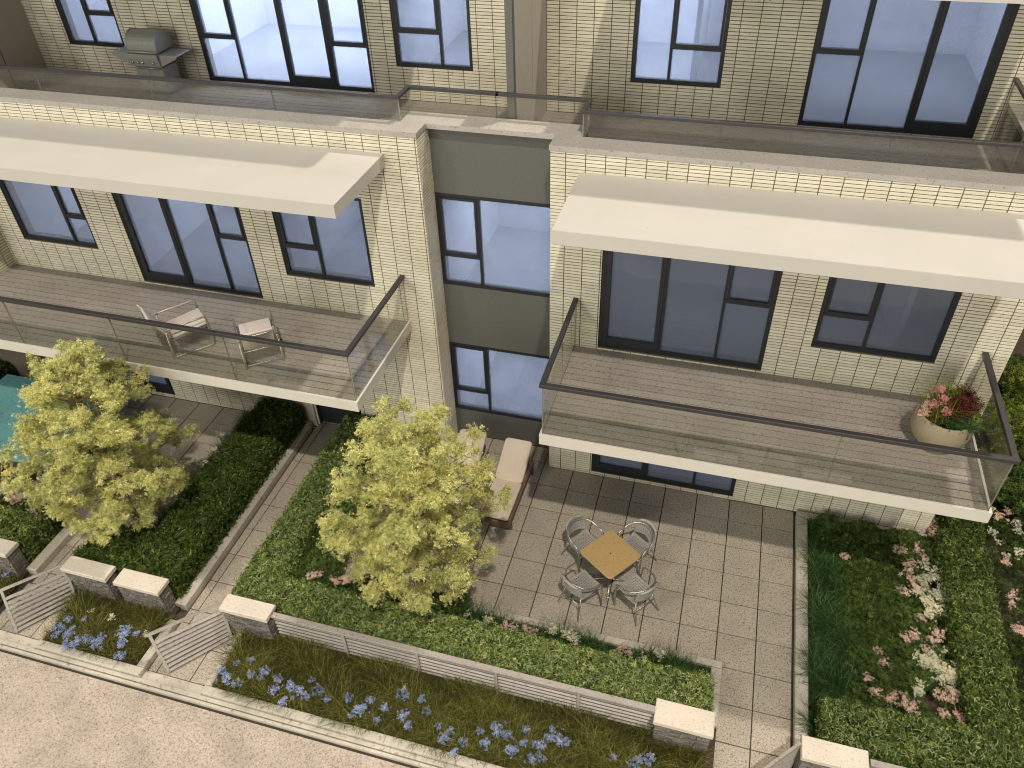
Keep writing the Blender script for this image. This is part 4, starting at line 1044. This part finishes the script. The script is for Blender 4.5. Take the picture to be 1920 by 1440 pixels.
def hedge(boxes, label, z1=0.55, dens=2500, mat='hedge_leaf', size=0.030, thread=650):
    x = sum((b[0]+b[1])/2 for b in boxes)/len(boxes); y = sum((b[2]+b[3])/2 for b in boxes)/len(boxes)
    t = thing('hedge', label, 'hedge', (x, y, 0)); parts = []; core = MB()
    for (a, b, c, e) in boxes:
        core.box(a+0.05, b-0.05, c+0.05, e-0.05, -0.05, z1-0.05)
        P = box_points(a, b, c, e, 0.0, z1, dens); V, F = leaves(P, size, up=0.6); parts.append((V, F, 0))
        P = box_points(a, b, c, e, 0.0, z1, dens*0.45, jit=0.035); V, F = stars(P, size*1.15, up=0.9); parts.append((V, F, 0))
        if thread:
            P = box_points(a, b, c, e, z1*0.25, z1+0.012, thread, jit=0.012); V, F = threads(P, 0.085, 0.0075); parts.append((V, F, 1))
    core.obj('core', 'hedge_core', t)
    V, F, mi = join(parts); o = link('foliage', np_mesh('foliage', V, F, [mat, 'hedge_thread'], mi), t); o['kind'] = 'stuff'
    return t
hedge([(-4.20, 3.42, -4.62, -4.09), (-4.20, -3.62, -4.089, -0.05)], 'long clipped green hedge behind the slatted fence, turning up beside the narrow path', 0.55)
hedge([(-6.15, -5.26, -4.62, -0.15), (-7.20, -6.151, -4.62, -3.85)], 'broad dark green hedge left of the narrow path, behind the pair of pillars', 0.60, thread=60, mat='cover_hedge')
hedge([(4.98, 9.6, -4.58, -3.98)], 'clipped hedge at the bottom right corner in front of the flower bed', 0.58, mat='hedge_mid')
hedge([(6.93, 7.50, -3.97, -0.45), (7.10, 7.54, -0.449, 1.6)], 'narrow hedge running away from the street at the right edge', 0.68, thread=250, mat='hedge_mid')
hedge([(-12.0, -8.36, -4.64, -4.02)], 'bushy green hedge at the left edge behind the left pillar', 0.58, thread=100)
hedge([(-14.5, -12.2, -3.2, 0.2)], 'dark hedge at the left edge beyond the teal table', 0.7, thread=0, mat='cover_leaf')

def cover(name, x0, x1, y0, y1, zb, hgt, n, mat, label, size=0.03, mask=None, fn=stars, cl=0.16):
    """low leafy plants growing as many small mounds"""
    k = max(3, int((x1-x0)*(y1-y0)/(cl*cl)*1.3)); C = np.stack([RNG.uniform(x0, x1, k), RNG.uniform(y0, y1, k)], 1); H = hgt*RNG.uniform(.45, 1.1, k)
    if mask is not None: keep = mask(C[:, 0], C[:, 1]); C, H = C[keep], H[keep]; k = len(C)
    idx = RNG.integers(0, k, n); r = cl*np.sqrt(RNG.uniform(0, 1, n)); a = RNG.uniform(0, 6.28, n)
    P = np.stack([C[idx, 0]+r*np.cos(a), C[idx, 1]+r*np.sin(a), zb + H[idx]*(1-(r/cl)**2*0.75)*RNG.uniform(.72, 1.02, n)], 1)
    V, F = fn(P, size, up=1.4) if fn is stars else fn(P, size, up=0.8)
    return link(name, np_mesh(name, V, F, mat), None, label=label, cat='ground cover', kind='stuff')
def grass(x0, x1, y0, y1, n, h, mat, label, zb=0.03, w=0.009, lean=0.55, extra=None, name='grass'):
    P = np.stack([RNG.uniform(x0, x1, n), RNG.uniform(y0, y1, n), np.full(n, zb)], 1)
    # tufts
    c = P[RNG.integers(0, n, n//14)]; P[:, :2] = P[:, :2]*0.55 + c[RNG.integers(0, len(c), n), :2]*0.0 + P[:, :2]*0.45
    hh = h*(0.75+0.35*np.sin(P[:, 0]*4.3+P[:, 1]*6.1))
    V, F = blades(P, hh, w, lean=lean); 
    return link(name, np_mesh(name, V, F, mat), None, label=label, cat='grass', kind='stuff')
# soil of the beds
MB().box(-3.879, 3.60, -5.899, -3.605, -0.098, 0.035).obj('bed_soil', 'soil', kind='structure')
MB().box(-7.05, -5.221, -5.899, -3.6, -0.098, 0.035).obj('bed_soil', 'soil', kind='structure')
MB().box(4.861, 12, -5.899, 6, -0.098, 0.035).obj('bed_soil', 'soil', kind='structure')
MB().box(-12, -8.281, -5.899, -3.58, -0.098, 0.035).obj('bed_soil', 'soil', kind='structure')
MB().box(-6.62, -5.301, -3.62, -0.02, -0.098, 0.034).obj('bed_soil', 'soil', kind='structure')
MB().box(-4.19, -3.071, -3.604, -0.01, -0.098, 0.034).obj('bed_soil', 'soil', kind='structure')
# dry grass beds
grass(-3.86, 3.45, -5.90, -4.87, 24000, 0.33, 'grass_dry', 'long olive brown grass in the wide front bed', lean=0.85, w=0.009)
grass(-7.02, -5.24, -5.88, -4.98, 6500, 0.30, 'grass_dry', 'olive brown grass in the small front bed between two gates', lean=0.85, w=0.009)
grass(-10.5, -8.22, -5.88, -4.98, 4500, 0.22, 'grass_dry', 'olive brown grass in the bed at the left edge', lean=0.85, w=0.009)
grass(4.88, 9.0, -5.88, -5.0, 5000, 0.22, 'grass_dry', 'olive brown grass below the bottom right pillar', lean=0.85, w=0.009)
# fine dark green grass
grass(4.88, 5.52, -4.60, -0.26, 12000, 0.30, 'grass_green', 'fine dark green grass along the curb of the right bed', lean=1.15, w=0.008)
grass(-2.85, 3.42, -4.05, -3.62, 9500, 0.30, 'grass_green', 'dark green grass strip between the long hedge and the tiled patio', lean=0.8, w=0.007)
grass(-6.68, -6.18, -3.75, -0.15, 6500, 0.24, 'grass_green', 'dark green grass strip left of the broad hedge', lean=0.8, w=0.007)
grass(-12.0, -8.36, -4.0, -3.60, 5000, 0.24, 'grass_green', 'dark green grass strip at the left edge before the teal table', lean=0.8, w=0.007)
# leafy covers
cover('ground_cover', 5.48, 6.80, -3.95, -0.28, 0.05, 0.33, 22000, 'cover_leaf', 'dark green leafy ground cover filling the right bed', 0.033, cl=0.19)
cover('ground_cover', 5.10, 6.9, -0.75, -0.22, 0.05, 0.30, 6500, 'cover_leaf', 'dark leafy ground cover along the wall behind the right bed', 0.027)
cover('ground_cover', 7.68, 10.5, -4.0, 5.5, 0.05, 0.34, 42000, 'cover_dark', 'leafy ground cover with flowers beyond the narrow hedge at the right edge', 0.034, cl=0.22)
cover('ground_cover', -3.62, -2.92, -4.0, -0.10, 0.05, 0.42, 17000, 'cover_leaf', 'low plants between the hedge and the patio behind the middle tree', 0.027)
cover('ground_cover', -3.6, -0.6, -4.05, -3.52, 0.05, 0.36, 10000, 'cover_leaf', 'low plants at the foot of the middle tree', 0.027)
cover('ground_cover', -9.8, -8.35, -4.05, -3.60, 0.04, 0.36, 4500, 'cover_leaf', 'leafy plants with pale flowers at the left edge', 0.030)
cover('ground_cover', -16.5, -12.2, -0.2, 0.0, 0.04, 0.36, 800, 'cover_leaf', 'low plants at the wall at the far left', 0.03)
# gravel strip along the wall
def pebbles(name, x0, x1, y0, y1, n, r0, r1, label, zb=0.0, pile=0.0):
    mb = []; rr = RNG.uniform(r0, r1, n); X = RNG.uniform(x0, x1, n); Y = RNG.uniform(y0, y1, n)
    base = np.array([(1,0,0),(-1,0,0),(0,1,0),(0,-1,0),(0,0,1),(0,0,-1)], float); F0 = np.array([(0,2,4),(2,1,4),(1,3,4),(3,0,4),(2,0,5),(1,2,5),(3,1,5),(0,3,5)])
    V = base[None]*rr[:, None, None]*RNG.uniform(.6, 1.2, size=(n, 6, 1)); V[:, :, 2] *= 0.7
    V += np.stack([X, Y, zb+rr*0.4+pile*RNG.uniform(0, 1, n)], 1)[:, None]
    F = (np.arange(n)*6)[:, None, None]+F0[None]
    return link(name, np_mesh(name, V.reshape(-1, 3), F.reshape(-1, 3), 'pebble'), None, label=label, cat='gravel', kind='stuff')
pebbles('gravel', 4.9, 7.1, -0.065, 0.0, 500, 0.012, 0.026, 'thin gravel strip at the foot of the brick wall', 0.04)
pebbles('gravel', 6.88, 7.10, -0.12, 1.6, 1100, 0.022, 0.055, 'pink gravel filling the corner beside the right end of the brick wall', 0.05, 0.16)
pebbles('gravel', -16.5, -12.6, 0.0, 3.0, 1200, 0.03, 0.09, 'brown gravel at the far left beyond the teal table', -0.08, 0.1)
pebbles('gravel', -5.10, -4.98, -0.12, 0.05, 12, 0.015, 0.03, 'few brown stones at the top of the narrow path', 0.0)

# flower clumps: three shapes per colour, copied
def clump_meshes(mat, n, r, size):
    out = []
    for k in range(3):
        m = int(n*RNG.uniform(.7, 1.3)); P = RNG.normal(size=(m, 3))*np.array([r, r, r*0.55])*0.55
        V, F = stars(P, size, up=1.5); out.append(np_mesh('flower_clump', V, F, mat))
    return out
CM = dict(b=clump_meshes('petal_blue', 42, 0.085, 0.026), p=clump_meshes('petal_pink', 40, 0.080, 0.024), w=clump_meshes('petal_white', 40, 0.080, 0.022), y=clump_meshes('petal_white', 16, 0.05, 0.022))
def flowers(pts, kind, z, label, group, s0=0.7, s1=1.25):
    for p in pts:
        o = link('flower_clump', random.choice(CM[kind]), None, label=label, cat='flowers', group=group)
        o.location = (p[0]+random.uniform(-.02, .02), p[1]+random.uniform(-.02, .02), z+random.uniform(-.02, .03)); o.rotation_euler = (0, 0, random.uniform(0, 6.28)); s = random.uniform(s0, s1); o.scale = (s, s, s)
BLUE = [(-3.81, -5.72), (-3.62, -5.79), (-3.6, -5.53), (-3.41, -5.44), (-3.3, -5.64), (-3.45, -5.83), (-3.11, -5.53), (-3.11, -5.69), (-2.89, -5.59), (-2.84, -5.76), (-2.61, -5.65), (-2.47, -5.7), (-2.58, -5.91), (-2.35, -5.51), (-2.14, -5.61), (-2.0, -5.73), (-2.31, -5.75), (-1.7, -5.57), (-1.37, -5.54), (-1.11, -5.61), (-0.82, -5.65), (-0.66, -5.73), (-0.89, -5.37), (-1.14, -5.81), (-1.57, -5.85), (-1.44, -5.73), (-0.62, -5.32), (-0.49, -5.52), (-0.23, -5.68), (-0.07, -5.67), (-0.11, -5.78), (0.11, -5.94), (0.12, -5.76), (0.38, -5.57), (0.48, -5.74), (0.59, -5.47), (0.77, -5.54), (1.01, -5.56), (1.21, -5.58), (1.33, -5.43), (1.48, -5.39), (1.33, -5.27), (1.14, -5.76), (1.33, -5.74), (2.25, -5.46), (2.6, -5.44), (2.75, -5.32), (0.86, -5.72), (0.97, -5.41), (1.57, -5.45)]
BLUE1 = [(-6.72, -5.54), (-6.59, -5.76), (-6.74, -5.68), (-6.48, -5.46), (-6.83, -5.71), (-6.29, -5.88), (-6.19, -5.76), (-6.05, -5.77), (-5.93, -5.84), (-5.99, -5.69), (-6.42, -5.92), (-5.67, -5.54), (-5.61, -5.68), (-5.65, -5.47), (-5.5, -5.87), (-5.45, -5.49), (-6.72, -5.82), (-6.52, -5.69)]
BACK = [(-0.4, -3.82, 'w'), (-0.13, -3.91, 'w'), (-0.04, -3.86, 'w'), (0.25, -3.91, 'p'), (0.39, -3.9, 'p'), (0.56, -3.87, 'p'), (0.66, -3.92, 'p'), (0.96, -3.77, 'w'), (1.28, -3.83, 'w'), (1.37, -3.85, 'w'), (1.19, -3.8, 'w'), (2.07, -3.81, 'p'), (2.2, -3.84, 'p'), (2.0, -3.89, 'p'), (2.41, -3.88, 'w'), (2.63, -3.75, 'w')]
RIGHT = [(5.41, -1.14, 'p'), (6.32, -0.79, 'p'), (6.59, -0.68, 'p'), (6.69, -0.89, 'p'), (6.43, -1.01, 'p'), (6.37, -1.19, 'p'), (6.44, -1.34, 'p'), (6.47, -1.5, 'p'), (6.31, -1.59, 'p'), (6.78, -1.2, 'w'), (6.9, -1.22, 'w'), (6.7, -1.54, 'w'), (6.81, -1.62, 'w'), (6.88, -1.7, 'w'), (6.74, -1.89, 'w'), (6.6, -1.72, 'w'), (6.52, -2.1, 'p'), (6.25, -2.51, 'p'), (6.41, -2.47, 'p'), (6.6, -2.47, 'p'), (6.73, -2.34, 'p'), (6.51, -2.63, 'p'), (5.85, -2.87, 'p'), (5.89, -3.07, 'p'), (6.45, -2.83, 'w'), (6.56, -2.85, 'w'), (6.66, -2.91, 'w'), (6.72, -3.03, 'w'), (6.82, -3.13, 'w'), (6.89, -2.8, 'w'), (6.65, -3.35, 'p'), (6.78, -3.44, 'p'), (6.76, -3.32, 'p'), (5.74, -3.59, 'p'), (5.98, -3.6, 'p'), (6.16, -3.61, 'p'), (6.22, -3.67, 'p'), (6.64, -3.67, 'p'), (6.85, -3.69, 'p'), (6.92, -3.65, 'p'), (6.32, -3.44, 'w'), (5.63, -3.36, 'p')]
FAR = [(7.88, 0.51, 'w'), (7.98, 0.34, 'p'), (8.18, 0.52, 'p'), (8.24, 0.1, 'w'), (7.83, -0.0, 'w'), (8.23, 0.28, 'w'), (7.89, -0.23, 'w'), (7.94, -0.67, 'p'), (7.91, -1.33, 'p'), (7.83, -1.55, 'p'), (7.87, -1.94, 'p'), (7.92, -2.07, 'p'), (7.93, -0.51, 'w'), (8.19, -0.38, 'w')]
LEFTF = [(-9.58, -3.66), (-9.39, -3.68), (-8.91, -3.8), (-8.77, -3.9), (-6.5, -1.56), (-6.62, -1.06), (-6.51, -1.91)]
PINK = [(-3.19, -3.78), (-3.09, -3.69), (-2.79, -3.79), (-2.58, -3.74), (-2.54, -3.67)]
for lo, hi, where in ((-9, -3.0, 'at the left end of the wide grass bed beside the second gate'), (-3.0, -1.9, 'in the thick drift left of the middle of the wide grass bed'), (-1.9, -0.35, 'scattered at the middle of the wide grass bed'), (-0.35, 1.8, 'right of the middle in the wide grass bed'), (1.8, 9, 'at the right end of the wide grass bed near the pillar')):
    flowers([p for p in BLUE if lo <= p[0] < hi], 'b', 0.25, 'blue flower clump ' + where, 'blue flowers ' + where, 0.5, 1.05)
flowers(BLUE1, 'b', 0.24, 'blue flower clump in the small grass bed between two gates', 'blue flowers of the small front bed', 0.55, 1.05)
flowers([(-8.45, -5.05)], 'b', 0.2, 'single blue flower clump at the left edge under the cut off pillar', None, .7, .8)
def lift(P, dz): return [(p[0]+(CAM.x-p[0])/(CAM.z-.35)*dz, p[1]+(CAM.y-p[1])/(CAM.z-.35)*dz) for p in P]
flowers(lift([p for p in BACK if p[2] == 'p'], .10), 'p', 0.44, 'pale pink flower clump behind the long hedge before the patio', 'pink flowers behind the long hedge', .7, 1.2)
flowers(lift([p for p in BACK if p[2] == 'w'], .10), 'w', 0.44, 'cream white flower clump behind the long hedge before the patio', 'white flowers behind the long hedge', .5, 1.1)
flowers(lift(PINK, .2), 'p', 0.52, 'pink flower clump in the hedge corner left of the middle tree', 'pink flowers left of the middle tree', .7, 1.0)
for lo, hi, where in ((-1.4, 9, 'at the house end of the right bed'), (-2.7, -1.4, 'halfway down the right bed'), (-9, -2.7, 'at the hedge end of the right bed')):
    flowers([p for p in RIGHT if p[2] == 'p' and lo <= p[1] < hi], 'p', 0.34, 'pale pink flower clump ' + where, 'pink flowers ' + where, .7, 1.2)
for lo, hi, where in ((-2.2, 9, 'in the upper drift of the right bed, nearer the house'), (-9, -2.2, 'in the lower drift of the right bed, nearer the street')):
    W_ = [p for p in RIGHT if p[2] == 'w' and lo <= p[1] < hi]
    flowers(W_ + [(p[0]+random.uniform(-.17, .12), p[1]+random.uniform(-.2, .2)) for p in W_ for _ in range(3)], 'w', 0.36, 'cream white flower clump ' + where, 'white flowers ' + where, .55, 1.1)
flowers([p for p in FAR if p[2] == 'p'], 'p', 0.42, 'pink flower clump beyond the narrow hedge at the right edge', 'pink flowers at the right edge', .7, 1.2)
flowers([p for p in FAR if p[2] == 'w'], 'w', 0.42, 'white flower clump beyond the narrow hedge at the right edge', 'white flowers at the right edge', .7, 1.2)
flowers(lift(LEFTF[:4], .1), 'p', 0.46, 'pale pink flower clump at the left edge behind the hedge', 'pink flowers at the left edge', .7, 1.1)
flowers(LEFTF[4:], 'w', 0.36, 'white flower clump beside the broad hedge left of the path', 'white flowers beside the broad hedge', .8, 1.2)
flowers([(-6.05, -5.30), (-5.72, -5.52), (-5.35, -5.45), (-6.5, -5.3)], 'y', 0.22, 'tiny pale yellow flower in the small grass bed', 'pale yellow flowers of the small bed', .8, 1.2)
flowers([(-0.95, -5.20)], 'p', 0.24, 'single pink flower clump in the wide brown grass bed', None, .45, .5)

# background shrubs beyond the right end of the house
def shrub(x, y, r, h, label, mat='shrub_leaf', n=5200):
    t = thing('shrub', label, 'shrub', (x, y, 0))
    k = 26; C = RNG.normal(size=(k, 3)); C /= np.linalg.norm(C, axis=1)[:, None]; C *= np.array([r, r, h*0.42])*RNG.uniform(.5, .9, size=(k, 1)); C += np.array([x, y, h*0.55])
    P = C[RNG.integers(0, k, n)] + RNG.normal(size=(n, 3))*r*0.16; P[:, 2] = np.maximum(P[:, 2], 0.04)
    V, F = stars(P, 0.045, up=0.8); o = link('foliage', np_mesh('foliage', V, F, mat), t); o['kind'] = 'stuff'
    m = MB()
    for q in range(7): c = C[q]; m.tube([(x, y, 0), ((x+c[0])/2, (y+c[1])/2, c[2]*0.6), tuple(c)], [0.03, 0.02, 0.008], 5)
    m.obj('stems', 'bark', t)
    return t
shrub(8.2, 2.2, 0.75, 1.5, 'yellow green shrub behind the balcony corner at the right edge')
shrub(9.1, 3.4, 0.8, 1.6, 'tall yellow green shrub at the right edge, farther back', 'shrub_leaf')
shrub(8.1, 3.9, 0.7, 1.3, 'dark green shrub beside the end of the brick wall', 'cover_leaf')
shrub(8.6, 1.0, 0.55, 0.9, 'dark green shrub beyond the right balcony corner', 'cover_leaf')
shrub(9.6, 1.6, 0.7, 1.2, 'green shrub at the right edge beyond the flower bed', 'hedge_leaf')
shrub(9.5, -1.0, 0.6, 0.9, 'dark shrub at the right edge beside the pink flowers', 'cover_leaf')

# ------------------------------------------------------------------ the two trees
def tree(base, a, h, cz, label, seed, nleaf=74000, lean=(0, 0)):
    rng = np.random.default_rng(seed); r = random.Random(seed); B = Vector(base)
    t = thing('tree', label, 'tree', base, 'yellow green trees in the front gardens'); m = MB()
    top = B+Vector((lean[0], lean[1], cz+h-0.25))
    pts = [B, B.lerp(top, .12)+Vector((.02, 0, 0)), B.lerp(top, .3)+Vector((-.03, .02, 0)), B.lerp(top, .55)+Vector((.03, -.02, 0)), B.lerp(top, .8), top]
    m.tube(pts, [0.075, 0.058, 0.050, 0.040, 0.024, 0.010], 9)
    for k in range(6):
        an = k*1.05; m.tube([B+Vector((math.cos(an)*.14, math.sin(an)*.14, -.0)), B+Vector((math.cos(an)*.05, math.sin(an)*.05, .06)), B+Vector((0, 0, .16))], [.010, .022, .03], 5)
    m.obj('trunk', 'bark', t, True)
    br = MB(); tips = []
    def outline(d):
        # uneven radius of the crown in direction d
        n = math.sin(d.x*3.1+seed)*math.cos(d.y*2.7+seed*2)+0.6*math.sin(d.z*5+d.x*4+seed*3)
        return 0.99+0.085*n
    nb = 54
    for k in range(nb):
        f = 0.16+0.80*(k+0.5)/nb; p0 = B.lerp(top, f); an = k*2.399+r.uniform(-.4, .4)
        el = -0.25+1.1*(f**1.2)+r.uniform(-.2, .25)
        d = Vector((math.cos(an)*math.cos(el), math.sin(an)*math.cos(el), math.sin(el))).normalized()
        c = Vector((B.x+lean[0]*.6, B.y+lean[1]*.6, cz))
        # distance to the crown outline
        L = 0.1
        while L < 3.2:
            q = p0+d*L-c; k_ = a*(1.04-0.30*max(0.0, q.z/h)); e = math.sqrt((q.x/k_)**2+(q.y/k_)**2+(q.z/h)**2)
            if e > outline(q.normalized()): break
            L += 0.05
        L *= r.uniform(.82, 1.03)
        if L < 0.3: continue
        p1 = p0+d*L*0.35+Vector((0, 0, .03)); p2 = p0+d*L*0.7+Vector((r.uniform(-.06, .06), r.uniform(-.06, .06), .06)); p3 = p0+d*L
        br.tube([p0, p1, p2, p3], [0.022, 0.015, 0.009, 0.004], 5)
        ns = max(3, int(L*5.5))
        for s in range(ns):
            u = 0.30+0.70*(s+.5)/ns; q = p0.lerp(p3, u)+Vector((0, 0, .05*u)); sd = Vector((r.gauss(0, 1), r.gauss(0, 1), r.gauss(0.15, .8))).normalized(); l2 = r.uniform(.16, .42)*(1.15-u*0.35)
            e2 = q+sd*l2; br.tube([q, q.lerp(e2, .5)+Vector((0, 0, .02)), e2], [0.006, 0.004, 0.0022], 4, cap=False)
            tips.append((e2, r.uniform(.055, .13)))
            if r.random() < .55: tips.append((q.lerp(e2, .55)+Vector((r.uniform(-.06, .06), r.uniform(-.06, .06), r.uniform(-.03, .06))), r.uniform(.045, .095)))
            for _ in range(2):
                sd2 = (sd+Vector((r.gauss(0, .9), r.gauss(0, .9), r.gauss(0, .7)))).normalized(); e3 = q.lerp(e2, .7)+sd2*r.uniform(.08, .2)
                br.tube([q.lerp(e2, .7), e3], [0.0035, 0.0018], 3, cap=False); tips.append((e3, r.uniform(.045, .10)))
        tips.append((p3, r.uniform(.10, .16)))
    br.obj('branches', 'bark', t, kind='stuff')
    C = np.array([list(p) for p, _ in tips]); R = np.array([q for _, q in tips]); w = R**2; w /= w.sum()
    idx = rng.choice(len(C), nleaf, p=w)
    P = C[idx] + rng.normal(size=(nleaf, 3))*R[idx][:, None]*np.array([0.52, 0.52, 0.40]); P[:, 2] = np.maximum(P[:, 2], 0.3)
    n2 = int(nleaf*0.62)
    V1, F1 = stars(P[:n2], 0.028, up=1.0, rng=rng); V2, F2 = leaves(P[n2:], 0.017, up=0.5, rng=rng)
    V, F, mi = join([(V1, F1, 0), (V2, F2, 0)])
    o = link('crown', np_mesh('crown', V, F, 'tree_leaf'), t); o['kind'] = 'stuff'
    return t
tree((-1.35, -3.45, 0.03), 1.32, 1.68, 2.22, 'yellow green tree in the middle, before the loungers and the grey recess', 5, lean=(0.12, 0.0))
tree((-6.95, -3.42, 0.0), 1.42, 1.72, 2.15, 'yellow green tree on the left, before the teal table', 9)
